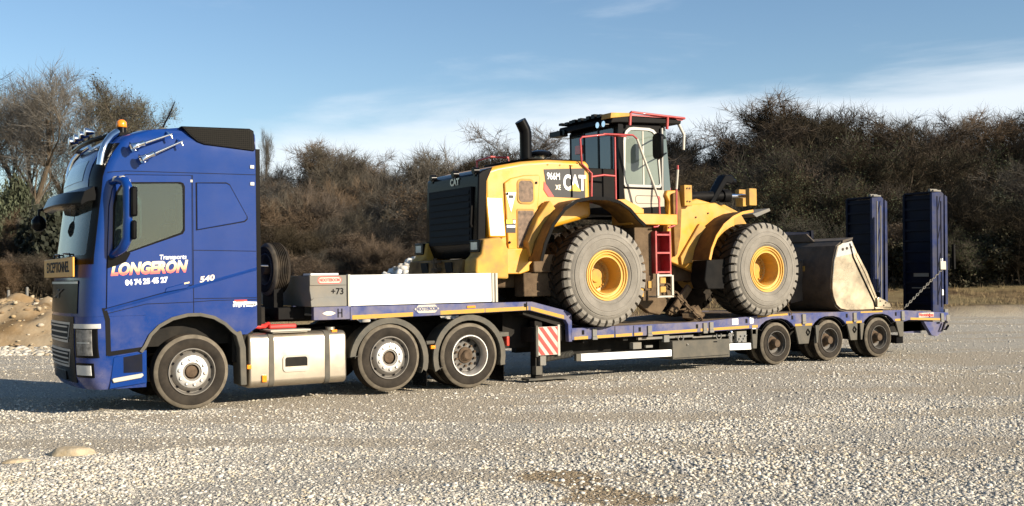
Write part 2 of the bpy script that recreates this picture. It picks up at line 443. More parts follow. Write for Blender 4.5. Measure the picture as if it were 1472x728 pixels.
# ------------------------------------------------------------------ wheels
def tyre_mesh(r, w, rim_r, name, edge=True, treads=5):
    mb = MB()
    # carcass: bead, sidewall, shoulder on the near side (y=0 is the outer face), tread with grooves, far side
    sw = [(rim_r, 0.03), (rim_r + 0.02, 0.008), (rim_r + (r - rim_r) * 0.35, -0.004), (rim_r + (r - rim_r) * 0.62, -0.006), (r - 0.055, 0.004)]
    mb.lathe(sw, n=64)
    mb.mi = 1
    mb.lathe([(r - 0.055, 0.004), (r - 0.04, 0.012), (r - 0.018, 0.022), (r - 0.004, 0.036)], n=64)
    mb.mi = 2
    pr = [(r - 0.004, 0.036), (r, 0.045)]
    y0, y1 = 0.045, w - 0.045
    for k in range(treads):
        a = y0 + (y1 - y0) * (k + 1) / (treads + 1)
        pr += [(r, a - 0.008), (r - 0.014, a - 0.005), (r - 0.014, a + 0.005), (r, a + 0.008)]
    pr += [(r, y1), (r - 0.018, w - 0.022), (r - 0.06, w), (rim_r, w - 0.03)]
    mb.lathe(pr, n=64)
    me = mb.mesh(name, [M['tyre'], M['tyre_edge'] if edge else M['tyre'], M['tread']], 35)
    return me
TY_TRUCK = tyre_mesh(0.51, 0.32, 0.315, 'tyre')
TY_TRAIL = tyre_mesh(0.397, 0.235, 0.232, 'tyre')
def rim_convex():
    mb = MB()
    mb.lathe([(0.325, 0.012), (0.318, -0.004), (0.308, -0.004), (0.300, 0.018), (0.286, 0.055), (0.278, 0.060), (0.268, 0.050), (0.255, 0.03), (0.225, 0.012), (0.10, 0.012)], n=56)
    mb.lathe([(0.325, 0.012), (0.30, 0.28), (0.1, 0.28)], n=40)
    mb.mi = 1
    for k in range(10):
        a = 2 * math.pi * (k + .5) / 10
        mb.cyl((0.273 * math.cos(a), 0.040, 0.273 * math.sin(a)), (0.262 * math.cos(a), 0.075, 0.262 * math.sin(a)), 0.019, n=10)
    return mb.mesh('rim', [M['steel'], M['ink']], 30)
def hub_cover():
    mb = MB()
    mb.lathe([(0.222, 0.016), (0.218, 0.002), (0.205, -0.004), (0.130, -0.004), (0.124, 0.01), (0.118, 0.05)], n=48)
    for k in range(10):
        a = 2 * math.pi * k / 10
        mb.mi = 0
        mb.cyl((0.176 * math.cos(a), -0.002, 0.176 * math.sin(a)), (0.176 * math.cos(a), -0.028, 0.176 * math.sin(a)), 0.020, 0.017, n=10)
        mb.mi = 1
        mb.lathe([(0.028, -0.0045), (0.021, -0.0055)], c=(0.176 * math.cos(a), 0, 0.176 * math.sin(a)), n=10)
    return mb.mesh('hub_cover', [M['polish'], M['steel']], 30)
def hub_core(m):
    mb = MB()
    mb.lathe([(0.125, 0.07), (0.095, 0.07), (0.088, 0.05), (0.078, 0.03), (0.06, 0.022), (0.0, 0.022)], n=32)
    return mb.mesh('hub', m, 30)
def rim_deep():
    mb = MB()
    mb.mi = 2
    mb.lathe([(0.328, 0.015), (0.320, -0.006), (0.306, -0.006), (0.300, 0.02), (0.290, 0.04), (0.283, 0.10), (0.272, 0.15)], n=56)
    mb.mi = 0
    mb.lathe([(0.272, 0.15), (0.262, 0.17), (0.235, 0.178), (0.15, 0.165), (0.10, 0.165)], n=56)
    mb.lathe([(0.328, 0.015), (0.30, 0.30), (0.1, 0.30)], n=40)
    mb.mi = 1
    for k in range(10):
        a = 2 * math.pi * (k + .5) / 10
        mb.cyl((0.236 * math.cos(a), 0.165, 0.236 * math.sin(a)), (0.236 * math.cos(a), 0.19, 0.236 * math.sin(a)), 0.026, n=10)
    return mb.mesh('rim', [M['steel_dark'], M['ink'], M['polish']], 30)
def hub_deep():
    mb = MB()
    mb.lathe([(0.13, 0.17), (0.125, 0.14), (0.085, 0.12), (0.075, 0.075), (0.06, 0.06), (0.0, 0.06)], n=32)
    for k in range(10):
        a = 2 * math.pi * k / 10
        mb.cyl((0.168 * math.cos(a), 0.17, 0.168 * math.sin(a)), (0.168 * math.cos(a), 0.125, 0.168 * math.sin(a)), 0.018, n=8)
    return mb.mesh('hub', M['hubtan'], 30)
def rim_trailer():
    mb = MB()
    mb.lathe([(0.242, 0.02), (0.236, 0.0), (0.226, 0.0), (0.220, 0.03), (0.205, 0.05), (0.200, 0.11), (0.190, 0.135), (0.12, 0.14), (0.08, 0.14)], n=48)
    mb.lathe([(0.242, 0.02), (0.22, 0.22), (0.08, 0.22)], n=40)
    return mb.mesh('rim', M['steel_dark'], 30)
def hub_trailer():
    mb = MB()
    mb.lathe([(0.13, 0.142), (0.125, 0.11), (0.088, 0.09), (0.080, 0.0), (0.068, -0.02), (0.0, -0.022)], n=28)
    return mb.mesh('hub', M['hubtan'], 30)
W_FRONT = [('tyre', TY_TRUCK), ('rim', rim_convex()), ('hub_cover', hub_cover()), ('hub', hub_core(M['hubtan']))]
W_DRIVE = [('tyre', TY_TRUCK), ('rim', rim_deep()), ('hub', hub_deep())]
W_TRAIL = [('tyre', TY_TRAIL), ('rim', rim_trailer()), ('hub', hub_trailer())]

# ------------------------------------------------------------------ tractor unit
truck = thing('tractor_truck', 'blue tractor unit with sleeper cab coupled to the low loader', 'truck', (0, 1.25, 0))
LV = [(.34, -1.08, -1.40, .05), (.44, -1.13, -1.47, .03), (.9, -1.14, -1.50, .02), (1.3, -1.15, -1.50, .02), (1.9, -1.14, -1.47, .02), (2.1, -1.14, -1.44, .02),
      (2.7, -1.09, -1.34, .02), (2.9, -1.06, -1.32, .02), (3.14, -1.03, -1.31, .02), (3.30, -.98, -1.27, .02), (3.45, -.91, -1.20, .02), (3.60, -.81, -1.10, .025), (3.70, -.70, -.98, .035), (3.80, -.42, -.70, .06), (3.865, -.06, -.12, .14)]
def lv(z):
    z = min(max(z, LV[0][0]), LV[-1][0])
    for a, b in zip(LV, LV[1:]):
        if z <= b[0]:
            t = (z - a[0]) / (b[0] - a[0])
            return [a[i] + (b[i] - a[i]) * t for i in (1, 2, 3)]
def cabx(v, z):
    uc, uf, vi = lv(z)
    t = min(v, 2.5 - v)
    t = max(0.0, min(1.0, (t - vi) / (1.25 - vi)))
    return uc + (uf - uc) * (1 - (1 - t) ** 2.7) ** (1 / 2.7)
def plan(z, ur):
    uc, uf, vi = lv(z)
    ts = [0, .004, .015, .035, .07, .12, .2, .32, .5, .72]
    half = [(cabx(vi + t * (1.25 - vi), z), vi + t * (1.25 - vi)) for t in ts]
    pts = [(ur, vi, z)] + [(u, v, z) for u, v in half] + [(uf, 1.25, z)] + [(u, 2.5 - v, z) for u, v in half[::-1]] + [(ur, 2.5 - vi, z)]
    return pts
# upper shell, full length
ZU = [1.30, 1.6, 1.9, 2.1, 2.4, 2.7, 2.9, 3.02, 3.14, 3.22, 3.30, 3.38, 3.45, 3.53, 3.60, 3.66, 3.70, 3.75, 3.80, 3.84, 3.865]
mb = MB(); mb.loft([plan(z, .93) for z in ZU], loop=True)
body = mb.build('cab_body', M['blue'], truck, smooth=28)
cutlist = []
# lower front
mb = MB(); mb.loft([plan(z, -.60) for z in (.34, .40, .50, .7, .9, 1.1, 1.298)], loop=True)
mb.build('bumper', M['blue'], truck, smooth=28)
# lower side panels with the wheel arch cut out
AR = [(-.60, .88), (-.53, 1.02), (-.42, 1.13), (-.25, 1.22), (-.05, 1.265), (.12, 1.265), (.30, 1.22), (.45, 1.13), (.55, 1.03), (.60, .99)]
for y0, y1 in ((.02, .09), (2.41, 2.48)):
    mb = MB(); mb.prism([(-.60, 1.30)] + AR + [(.78, .99), (.93, 1.09), (.93, 1.30)], y0, y1); mb.build('side_panel', M['blue'], truck)
# dark wheel housings and floor
mb = MB()
mb.box(-.57, .60, .30, 2.2, .86, 1.28); mb.box(.60, .90, .14, 2.36, .60, 1.27); mb.box(-1.05, -.57, .2, 2.3, .46, 1.2)
mb.build('wheel_housing', M['chassis'], truck)
for y0, y1 in ((-.012, .36), (2.14, 2.512)):
    mb = MB(); mb.band([(-.66, .80)] + AR + [(.62, .97)], .045, y0, y0 + .1 if y0 < 1 else y1, 1); mb.build('wheel_arch_trim', M['grey'], truck)
    mb = MB(); mb.band([(.60, 1.02), (.66, .8), (.67, .28)], .09, y0 + .004, y0 + .34); mb.build('mudguard', M['grey'], truck, bevel=.012)
# doors, seams, creases (near and far side)
for sgn in (0, 1):
    def Y(d):  # d metres proud of the side
        return (.02 - d) if sgn == 0 else (2.48 + d)
    def pr(mb, pts, d0, d1):
        mb.prism(pts, *sorted((Y(d0), Y(d1))))
    door = [(-1.115, 1.40), (-1.10, 2.1), (-1.075, 2.75), (-1.03, 2.98), (-.97, 3.10), (-.86, 3.18), (.022, 3.20), (.022, 1.69)]
    mb = MB(); pr(mb, door, .001, .005); cutlist.append(mb.build('door_seal', M['ink'], truck))
    din = [(-1.108, 1.408), (-1.093, 2.1), (-1.068, 2.747), (-1.024, 2.975), (-.965, 3.092), (-.858, 3.172), (.014, 3.192), (.014, 1.699)]
    mb = MB(); pr(mb, din, .001, .016); d = mb.build('door', M['blue'], truck, bevel=.006); cutlist.append(d)
    win = [(-1.035, 2.06), (-1.02, 2.75), (-.985, 2.93), (-.92, 3.04), (-.86, 3.075), (-.14, 3.10), (-.095, 3.085), (-.075, 3.04), (-.08, 2.44), (-.11, 2.39)]
    mb = MB(); pr(mb, win, .001, .0185); cutlist.append(mb.build('window_frame', M['black'], d))
    w2 = inset(win, .03)
    mb = MB(); pr(mb, inset(win, .022), .004, .009); mb.build('window', M['clear'], d)
    mb = MB(); pr(mb, [(-1.09, 2.10), (-.86, 2.16), (-.80, 2.13), (-.86, 2.02), (-.97, 1.97), (-1.10, 1.93)], .01, .024); mb.build('mirror_foot', M['black'], d, bevel=.004)
    mb = MB(); pr(mb, [(-.36, 1.60), (-.34, 1.66), (-.03, 1.74), (-.02, 1.70), (-.06, 1.65)], .012, .030); hd = mb.build('handle', M['blue_plain'], d, bevel=.01)
    mb = MB(); pr(mb, [(-.10, 1.705), (-.10, 1.725), (-.03, 1.74), (-.03, 1.72)], .03, .034); mb.build('door_lock', M['chrome'], d)
    mb = MB()
    for q in ([(.04, 2.17), (.92, 2.155)], [(.04, 1.505), (.92, 1.50)], [(-1.08, 3.20), (-.86, 3.225), (.92, 3.235)], [(.034, 3.2), (.034, 1.31)], [(-1.13, 1.33), (-.6, 1.45), (.02, 1.46)], [(.02, 1.46), (.3, 1.475), (.92, 1.475)]):
        m2 = []
        strip(mb, q, .008, *sorted((Y(-.002), Y(.0025))))
    mb.build('panel_seam', M['ink'], truck)
    mb = MB()
    x = [(-1.13, 1.405), (.03, 1.695), (.92, 1.93)]
    pts = []
    for (u, z) in x:
        pts.append((u, z))
    for (u0, z0), (u1, z1) in zip(pts, pts[1:]):
        a, b = Y(-.004), Y(.009)
        vs = [(u0, a, z0 + .004), (u1, a, z1 + .004), (u0, b, z0 - .022), (u1, b, z1 - .022), (u0, a, z0 - .06), (u1, a, z1 - .06)]
        mb.add(vs, [(0, 1, 3, 2), (2, 3, 5, 4), (0, 2, 4), (1, 5, 3)])
    mb.build('crease', M['blue'], truck)
    bunk = [(.075, 3.10), (.50, 3.115), (.55, 3.09), (.80, 2.64), (.80, 2.60), (.76, 2.565), (.075, 2.44)]
    mb = MB(); pr(mb, bunk, .001, .004); mb.build('bunk_seal', M['ink'], truck)
    mb = MB(); pr(mb, inset(bunk, .018), .001, .014); mb.build('bunk_panel', M['blue'], truck, bevel=.006)
    # rear edge rubber
    mb = MB(); mb.prism([(.925, 1.1), (.925, 3.60), (.985, 3.60), (.985, 1.1)], *sorted((Y(-.06), Y(.004)))); mb.build('rear_edge', M['black'], truck)
    # roof air deflector
    defl = [(-.12, 3.865), (.0, 3.74), (.10, 3.66), (.20, 3.625), (.90, 3.565), (.92, 3.60), (.90, 3.855), (.84, 3.885)]
    mb = MB(); pr(mb, defl, -.12, .012); dg_ = mb.build('roof_deflector', M['black'], truck, bevel=.012)
    mb = MB(); pr(mb, inset(defl, .045), .0, .016); mb.build('mesh_insert', M['meshmat'], dg_)
    # lower step panel
    mb = MB(); pr(mb, [(-1.08, .345), (-1.02, .76), (-.60, .83), (-.60, .40)], -.06, .006); st = mb.build('step_panel', M['blue_plain'], truck, bevel=.008)
    mb = MB(); pr(mb, [(-.90, .545), (-.90, .755), (-.655, .79), (-.655, .545)], .0, .0075); mb.build('step_recess', M['navy'], st)
    mb = MB(); pr(mb, [(-1.03, .425), (-1.05, .47), (-1.03, .485), (-.66, .53), (-.645, .50), (-.68, .47)], .0, .035); mb.build('step_tread', M['white_edge'], st, bevel=.008)
    mb = MB(); pr(mb, [(-1.09, .775), (-.60, .835), (-.60, .885), (-1.09, .835)], .0, .005); mb.build('panel_gap', M['ink'], truck)
    mb = MB(); pr(mb, [(-1.165, 1.41), (-1.11, 1.41), (-1.065, 1.26), (-1.055, .80), (-1.115, .78), (-1.125, 1.24)], -.01, .006); mb.build('cowl_gap', M['ink'], truck)
# patches that follow the curved front
def patch(name, v0, v1, z0, z1, off, m, parent=truck, nv=12, nz=6, thick=.03, smooth=40, taper=None):
    mb = MB(); g = []
    for i in range(nz + 1):
        z = z0 + (z1 - z0) * i / nz
        row = []
        a, b = (v0, v1) if taper is None else (v0 + taper * (1 - i / nz), v1 - taper * (1 - i / nz))
        for j in range(nv + 1):
            tt = j / nv
            if a < .2 and b < 1: tt = tt ** 2.4
            elif b > 2.3 and a > 1.5: tt = 1 - (1 - tt) ** 2.4
            v = a + (b - a) * tt
            e = .006
            du = (cabx(v + e, z) - cabx(v - e, z)) / (2 * e)
            nx, ny = -1, du
            l = math.hypot(nx, ny)
            row.append((cabx(v, z) + nx / l * off, v + ny / l * off, z))
        g.append(row)
    n = nv + 1
    vs = [p for r in g for p in r] + [(p[0] + thick, p[1] + (thick if p[1] < 1.25 else -thick) * .4, p[2]) for r in g for p in r]
    N = n * (nz + 1)
    fs = [(i * n + j, i * n + j + 1, (i + 1) * n + j + 1, (i + 1) * n + j) for i in range(nz) for j in range(nv)]
    per = [j for j in range(n)] + [i * n + nv for i in range(1, nz + 1)] + [nz * n + j for j in range(nv - 1, -1, -1)] + [i * n for i in range(nz - 1, 0, -1)]
    fs += [(per[k], per[(k + 1) % len(per)], N + per[(k + 1) % len(per)], N + per[k]) for k in range(len(per))]
    mb.add(vs, fs)
    return mb.build(name, m, parent, smooth=smooth)
sur = patch('windscreen_surround', .055, 2.445, 1.99, 3.60, .006, M['black'], nv=40, nz=14)
patch('windscreen', .15, 2.35, 2.09, 2.87, .004, M['clear'], nv=30, nz=6, thick=.006)
# cabin hollowed out, windows opened through it
mb = MB(); cav = []
for z in (1.62, 1.9, 2.1, 2.4, 2.7, 2.9, 3.02, 3.14):
    cav.append([(u + .06, .08 + v * 2.34 / 2.5, z) for u, v, _ in plan(z, .55)])
mb.loft(cav, loop=True); c0 = mb.build('cavity', M['trim'], None)
mb = MB(); mb.prism(w2, -.3, 2.8); c1 = mb.build('window_cut', M['ink'], None)
mb = MB(); mb.prism([(v, z) for v, z in rrect(.17, 2.33, 2.11, 2.85, .05)], -1.9, -.95, axis='x'); c2 = mb.build('screen_cut', M['ink'], None)
cut(body, [c0, c1, c2]); cut(sur, [c1, c2])
for o in cutlist:
    cut(o, [c1])
for c in (c0, c1, c2):
    bpy.data.objects.remove(c)
for v in (.42, 1.62):
    mb = MB(); mb.prism([(-.45, 1.85), (-.42, 2.0), (.02, 1.98), (.10, 1.85)], v, v + .48); st_ = mb.build('seat', M['seat'], truck, bevel=.04)
    mb = MB(); mb.prism([(-.02, 1.98), (.12, 2.62), (.24, 2.62), (.14, 1.95)], v, v + .48); mb.build('backrest', M['seat'], st_, bevel=.04)
    mb = MB(); mb.box(.14, .25, v + .12, v + .36, 2.64, 2.84); mb.build('headrest', M['seat'], st_, bevel=.03)
mb = MB(); mb.prism([(-1.30, 1.66), (-1.28, 2.05), (-1.0, 2.16), (-.78, 2.10), (-.74, 1.66)], .25, 2.25); db = mb.build('dashboard', M['seat'], truck, bevel=.03)
mb = MB(); c_ = Vector((-.62, .66, 2.18)); ax = Vector((-.62, 0, .78)).normalized(); e1 = Vector((0, 1, 0)); e2 = ax.cross(e1)
mb.tube([c_ + (e1 * math.cos(t) + e2 * math.sin(t)) * .235 for t in [2 * math.pi * k / 24 for k in range(25)]], .018, 8)
mb.tube([c_ - e1 * .23, c_, c_ + e1 * .23], .018, 6); mb.tube([c_, c_ - ax * -.0 - Vector((.12, 0, .2))], .04, 8)
mb.build('steering_wheel', M['ink'], truck, smooth=50)
mb = MB(); mb.box(.40, .52, .14, 2.36, 1.70, 3.1); mb.build('curtain', M['trim'], truck)
patch('roof_front', .33, 2.17, 2.98, 3.52, .014, M['blue'], nv=24, nz=8)
patch('roof_window', .55, 1.95, 3.12, 3.40, .020, M['glass'], nv=16, nz=4)
gp = patch('grille_surround', .40, 2.10, .42, 1.30, .008, M['black'], nv=16, nz=6)
hp = patch('bonnet_panel', .30, 2.20, 1.34, 1.78, .010, M['black'], nv=16, nz=4)
patch('chrome_strip', .30, 2.20, 1.735, 1.765, .022, M['silver'], parent=hp, nv=16, nz=1)
for a, b in ((.95, 1.22), (.62, .86)):
    gr = patch('grille', .52, 1.98, a, b, .014, M['silver'], parent=truck, nv=14, nz=2, taper=.10)
    patch('grille_opening', .56, 1.94, a + .03, b - .03, .019, M['ink'], parent=gr, nv=14, nz=2, taper=.08)
    for k in range(3):
        z = a + .06 + k * (b - a - .12) / 2
        patch('grille_bar', .60, 1.90, z - .010, z + .010, .026, M['silver'], parent=gr, nv=12, nz=1)
for v0, v1 in ((.030, .36), (2.14, 2.470)):
    hl = patch('headlight', v0, v1, .76, 1.20, .010, M['black'], nv=10, nz=4)
    a, b = (v0 + .03, v1 - .06) if v0 < 1 else (v0 + .06, v1 - .03)
    patch('lamp_lens', a, b, .79, 1.13, .018, M['lamp_dark'], parent=hl, nv=8, nz=4)
    patch('lamp_bezel', a + .02, b - .02, .95, .965, .022, M['silver'], parent=hl, nv=6, nz=1)
    patch('day_light', v0 - .006 if v0 < 1 else v0, v1 if v0 < 1 else v1 + .006, 1.145, 1.205, .024, M['lamp'], parent=hl, nv=14, nz=1)
    fl = patch('fog_light', v0 + .03, v1, .50, .69, .010, M['black'], nv=8, nz=2)
    patch('lamp_lens', v0 + .05, v1 - .02, .53, .66, .018, M['lamp'], parent=fl, nv=8, nz=2)
patch('number_plate_bar', .80, 1.70, .44, .56, .016, M['black'], parent=truck, nv=8, nz=1)
# small emblem on the bonnet panel: a ring crossed by a bar
mb = MB(); u0 = cabx(1.25, 1.58) - .016
mb.tube([(u0, 1.25 + .055 * math.cos(a), 1.60 + .055 * math.sin(a)) for a in [2 * math.pi * k / 20 for k in range(21)]], .009, 6)
mb.tube([(u0, .95, 1.66), (u0, 1.55, 1.54)], .010, 6)
mb.build('emblem', M['steel'], hp, smooth=40)
# amber board across the front
mb = MB(); mb.box(-1.525, -1.50, .02, 2.30, 1.825, 2.085); pb = mb.build('warning_board', M['plate'], truck, bevel=.006)
text('board_lettering', 'EXCEPTIONNEL', .20, (-1.527, 1.16, 1.955), M['ink'], pb, face='-x', fat=.004, sx=1.25)
mb = MB(); mb.box(-1.50, -1.42, .6, .64, 1.88, 1.95); mb.box(-1.50, -1.42, 1.86, 1.9, 1.88, 1.95); mb.build('board_bracket', M['black'], pb)
# wipers
mb = MB()
for v in (.55, 1.25, 1.75):
    mb.tube([(cabx(v, 2.05) - .03, v, 2.04), (cabx(v + .1, 2.14) - .035, v + .12, 2.14), (cabx(v + .5, 2.17) - .03, v + .55, 2.15)], .012, 6)
    mb.tube([(cabx(v, 2.05) - .03, v, 1.99), (cabx(v, 2.05) - .05, v, 2.10)], .028, 8)
mb.build('wiper', M['black'], truck, smooth=40)
# sun visor
mb = MB(); secs = []
for j in range(17):
    v = .12 + (2.26) * j / 16
    b = 1 - abs(2 * (j / 16) - 1) ** 3
    x = cabx(v, 2.95)
    secs.append([(x - .03, v, 3.02), (x - .15 - .10 * b, v, 2.95), (x - .20 - .12 * b, v, 2.80), (x - .19 - .12 * b, v, 2.775), (x - .12 - .10 * b, v, 2.82), (x - .0, v, 2.84)])
mb.loft(secs, loop=True)
mb.build('sun_visor', M['black'], truck, smooth=40)
# kerb mirror in front of the windscreen
mb = MB(); mb.tube([(-1.32, 2.15, 2.92), (-1.62, 2.12, 2.80), (-1.62, 2.12, 2.62)], .02, 8)
mb.tube([(-1.62, 2.12, 2.72), (-1.62, 2.12, 2.66), (-1.62, 2.12, 2.55), (-1.62, 2.12, 2.50)], [.05, .10, .10, .04], 12)
mb.build('kerb_mirror', M['black'], truck, smooth=50)
# door mirrors: curved arm, painted shell, dark glass housings facing back
for sgn in (1, -1):
    def yy(y):
        return y if sgn == 1 else 2.5 - y
    mb = MB()
    mb.tube([(-1.03, yy(.03), 3.07), (-.97, yy(-.13), 3.09), (-.91, yy(-.25), 3.06), (-.895, yy(-.29), 2.98), (-.895, yy(-.29), 2.6), (-.90, yy(-.28), 2.32), (-.94, yy(-.2), 2.20), (-1.0, yy(-.08), 2.13), (-1.04, yy(.03), 2.10)],
            [.045, .055, .065, .065, .06, .065, .065, .055, .045], 10)
    ma = mb.build('mirror_arm', M['blue_plain'], truck, smooth=50)
    mb = MB(); mb.box(-.875, -.79, *sorted((yy(-.40), yy(-.16))), 2.60, 2.99); mb.build('mirror', M['black'], truck, bevel=.025)
    mb = MB(); mb.box(-.868, -.80, *sorted((yy(-.39), yy(-.18))), 2.30, 2.55); mb.build('mirror', M['black'], truck, bevel=.025)
    mb = MB(); mb.tube([(-1.0, yy(-.06), 3.095), (-.93, yy(-.20), 3.09)], .052, 10); mb.build('mirror_cap', M['white_edge'], ma, smooth=50)
# air horns on the near side of the roof
for (u0, z0), (u1, z1) in (((-.80, 3.53), (-.27, 3.735)), ((-.68, 3.375), (-.13, 3.645))):
    h = thing_h = None
    y = -.10
    d = Vector((u1 - u0, 0, z1 - z0)).normalized()
    p = lambda t, yy_=y: (u0 + (u1 - u0) * t, yy_, z0 + (z1 - z0) * t)
    mb = MB(); mb.tube([p(0), p(.05), p(.22), p(.30), p(.34), p(1)], [.072, .050, .032, .045, .022, .014], 14, cap=False)
    mb.tube([p(.02), p(.03)], [.04, .03], 10)
    hn = mb.build('air_horn', M['chrome'], truck, smooth=35)
    for q in (p(.06), p(.97)):
        mb = MB(); mb.tube([(q[0] - .02, .05, q[2] + .05), (q[0], y, q[2]), (q[0] + .02, y, q[2] - .055)], .014, 8)
        mb.build('horn_bracket', M['chrome'], hn, smooth=40)
# roof bar with lamps, beacon, domes, aerial
mb = MB(); mb.tube([(-1.16, 2.40, 3.30), (-1.14, 2.40, 3.44), (-1.09, 2.37, 3.58), (-1.0, 2.30, 3.70), (-.90, 2.20, 3.775)], .048, 10); mb.build('roof_bar', M['chrome'], truck, smooth=50)
mb = MB(); mb.tube([(-1.16, .10, 3.30), (-1.14, .10, 3.44), (-1.09, .13, 3.58), (-1.0, .20, 3.70), (-.90, .30, 3.775)], .048, 10); rb = mb.build('roof_bar', M['chrome'], truck, smooth=50)
mb = MB(); mb.tube([(-1.04, .26, 3.70), (-1.16, .5, 3.68), (-1.2, 1.25, 3.67), (-1.16, 2.0, 3.68), (-1.04, 2.24, 3.70)], .035, 8); mb.box(-1.02, -.70, .30, .62, 3.73, 3.775); mb.build('roof_rail', M['black'], rb, smooth=50)
for v in (.66, 1.05, 1.45, 1.84):
    mb = MB(); mb.tube([(-1.25, v, 3.80), (-1.24, v, 3.80), (-1.20, v, 3.80), (-1.12, v, 3.80)], [.050, .058, .05, .02], 14); sp = mb.build('spot_lamp', M['chrome'], truck, smooth=40)
    mb = MB(); mb.tube([(-1.255, v, 3.80), (-1.251, v, 3.80)], .048, 14); mb.build('lamp_lens', M['lamp'], sp)
    mb = MB(); mb.tube([(-1.19, v, 3.73), (-1.19, v, 3.68)], .02, 8); mb.build('lamp_stem', M['black'], sp)
mb = MB(); mb.cyl((-.80, .48, 3.775), (-.80, .48, 3.86), .065, .06, 16); be = mb.build('beacon_base', M['black'], truck, smooth=40)
mb = MB(); mb.tube([(-.80, .48, 3.862), (-.80, .48, 3.87), (-.80, .48, 3.935), (-.80, .48, 3.965), (-.80, .48, 3.972)], [.062, .070, .066, .04, .01], 18); mb.build('beacon_dome', M['amber'], be, smooth=50)
for u, v, r in ((-.50, .75, .085), (-.17, .8, .09)):
    z = 3.80 if u < -.3 else 3.855
    mb = MB(); mb.tube([(u, v, z - .05), (u, v, z + .03), (u, v, z + .07), (u, v, z + .085)], [r, r, r * .6, .01], 14); mb.build('roof_dome', M['grey'], truck, smooth=50)
mb = MB(); mb.tube([(-.17, .8, 3.93), (-.07, .82, 4.13), (.02, .84, 4.33)], [.012, .010, .006], 6); mb.build('aerial', M['black'], truck)
# lettering on the door and sleeper
dr = [o for o in truck.children if o.name == 'door'][0]
text('door_lettering', 'LONGERON', .215, (-.565, .0035, 1.925), M['sunset'], dr, shear=.28, fat=.011, sx=.83, tilt=R(2.2), spacing=1.0)
text('door_small_lettering', 'Transports', .088, (-.245, .0035, 2.075), M['whitetxt'], dr, shear=.12, fat=.0015, sx=.92, tilt=R(1))
text('phone_number', '04 74 25 45 27', .098, (-.595, .0035, 1.752), M['whitetxt'], dr, fat=.005, sx=.92, tilt=R(3.5))
text('power_badge', '540', .105, (.215, .0175, 1.775), M['alu'], truck, shear=.2, fat=.004, sx=1.3, tilt=R(9))
mb = MB()
rs = random.Random(3)
mb.prism([(.58, 1.455), (.60, 1.415), (.92, 1.395), (.92, 1.44)], .0155, .0205)
for k in range(9):
    x = .58 + k * .037
    mb.box(x, x + rs.uniform(.015, .034), .0155, .0202, 1.37 + rs.uniform(0, .015), 1.42)
dc = mb.build('sleeper_decal', M['whitetxt'], truck)
mb = MB(); mb.box(.60, .78, .0155, .0195, 1.455, 1.475); mb.prism([(.60, 1.462), (.62, 1.448), (.74, 1.446), (.72, 1.462)], .0155, .0212); mb.build('decal_stripe', M['redtxt'], dc)
for z in (3.08, 3.32):
    mb = MB(); mb.box(.84, .90, .005, .021, z, z + .05); mb.build('marker_lamp', M['lamp'], truck, bevel=.006)
mb = MB(); mb.box(.0, .03, .001, .004, 3.10, 3.135); mb.build('roof_hook', M['white_edge'], dr)
# chassis, fifth wheel
mb = MB()
for v in (.78, 1.62):
    mb.box(-.9, 5.05, v, v + .09, .74, 1.02)
mb.box(-.6, 5.0, .87, 1.62, .80, .90); mb.box(1.0, 2.4, .78, 1.7, .45, .74); mb.box(2.5, 5.0, .62, 1.9, .42, .60)
for x in (0, 2.9627, 4.3462):
    mb.tube([(x, .35, .51), (x, 2.15, .51)], .08, 10)
mb.box(.95, 1.2, .5, 2.0, .9, 1.35)
mb.build('chassis_frame', M['chassis'], truck)
mb = MB(); mb.cyl((3.9, 1.25, 1.05), (3.9, 1.25, 1.13), .55, .5, 28); mb.box(3.4, 4.4, .85, 1.65, 1.02, 1.07); mb.build('fifth_wheel', M['chassis'], truck)
# fuel tank
def rr_yz(y0, y1, z0, z1, r):
    return rrect(y0, y1, z0, z1, r, 5)
mb = MB(); mb.prism(rr_yz(.05, .72, .22, .985, .11), .81, 2.285, axis='x'); ft = mb.build('fuel_tank', M['alu'], truck, bevel=.03, seg=3)
for x in (1.10, 1.945):
    mb = MB(); mb.prism(rr_yz(.043, .727, .212, .993, .115), x, x + .075, axis='x'); mb.build('tank_strap', M['grey'], ft, smooth=40)
mb = MB(); mb.ring(rrect(1.305, 1.70, .425, .665, .05), rrect(1.335, 1.67, .455, .635, .035), .035, .055); mb.build('step_frame', M['white_edge'], ft, smooth=40)
mb = MB(); mb.box(1.335, 1.67, .046, .056, .455, .635); sr = mb.build('step_hollow', M['chassis'], ft)
mb = MB(); mb.box(1.335, 1.67, .036, .046, .455, .50); mb.build('step_tread', M['alu'], ft)
mb = MB(); mb.cyl((2.10, .22, .985), (2.10, .22, 1.035), .07, n=16); mb.build('filler_cap', M['alu'], ft, smooth=40)
mb = MB(); mb.box(2.08, 2.16, .10, .16, .95, 1.0); mb.build('tank_label', M['amber'], ft)
mb = MB(); mb.box(1.12, 1.72, .02, .62, 1.005, 1.03); mb.box(1.16, 1.68, .05, .10, .985, 1.005); mb.build('catwalk', M['white_edge'], truck, bevel=.004)
mb = MB(); mb.box(.99, 1.06, .02, .06, .3, .4); mb.box(.765, .83, -.005, .045, .50, .56); mb.build('marker_lamp', M['amber'], truck, bevel=.008)
mb = MB(); mb.box(1.20, 1.62, .30, .42, 1.035, 1.10); mb.build('wheel_chock', M['cable'], truck, bevel=.02)
mb = MB(); mb.tube([(.9, .25, 1.10), (1.02, .22, 1.08), (1.12, .30, 1.08), (1.25, .5, 1.10)], .035, 8); mb.tube([(1.0, .5, 1.15), (1.2, .9, 1.3), (1.5, 1.1, 1.2)], .02, 6); mb.build('air_hose', M['cable'], truck, smooth=50)
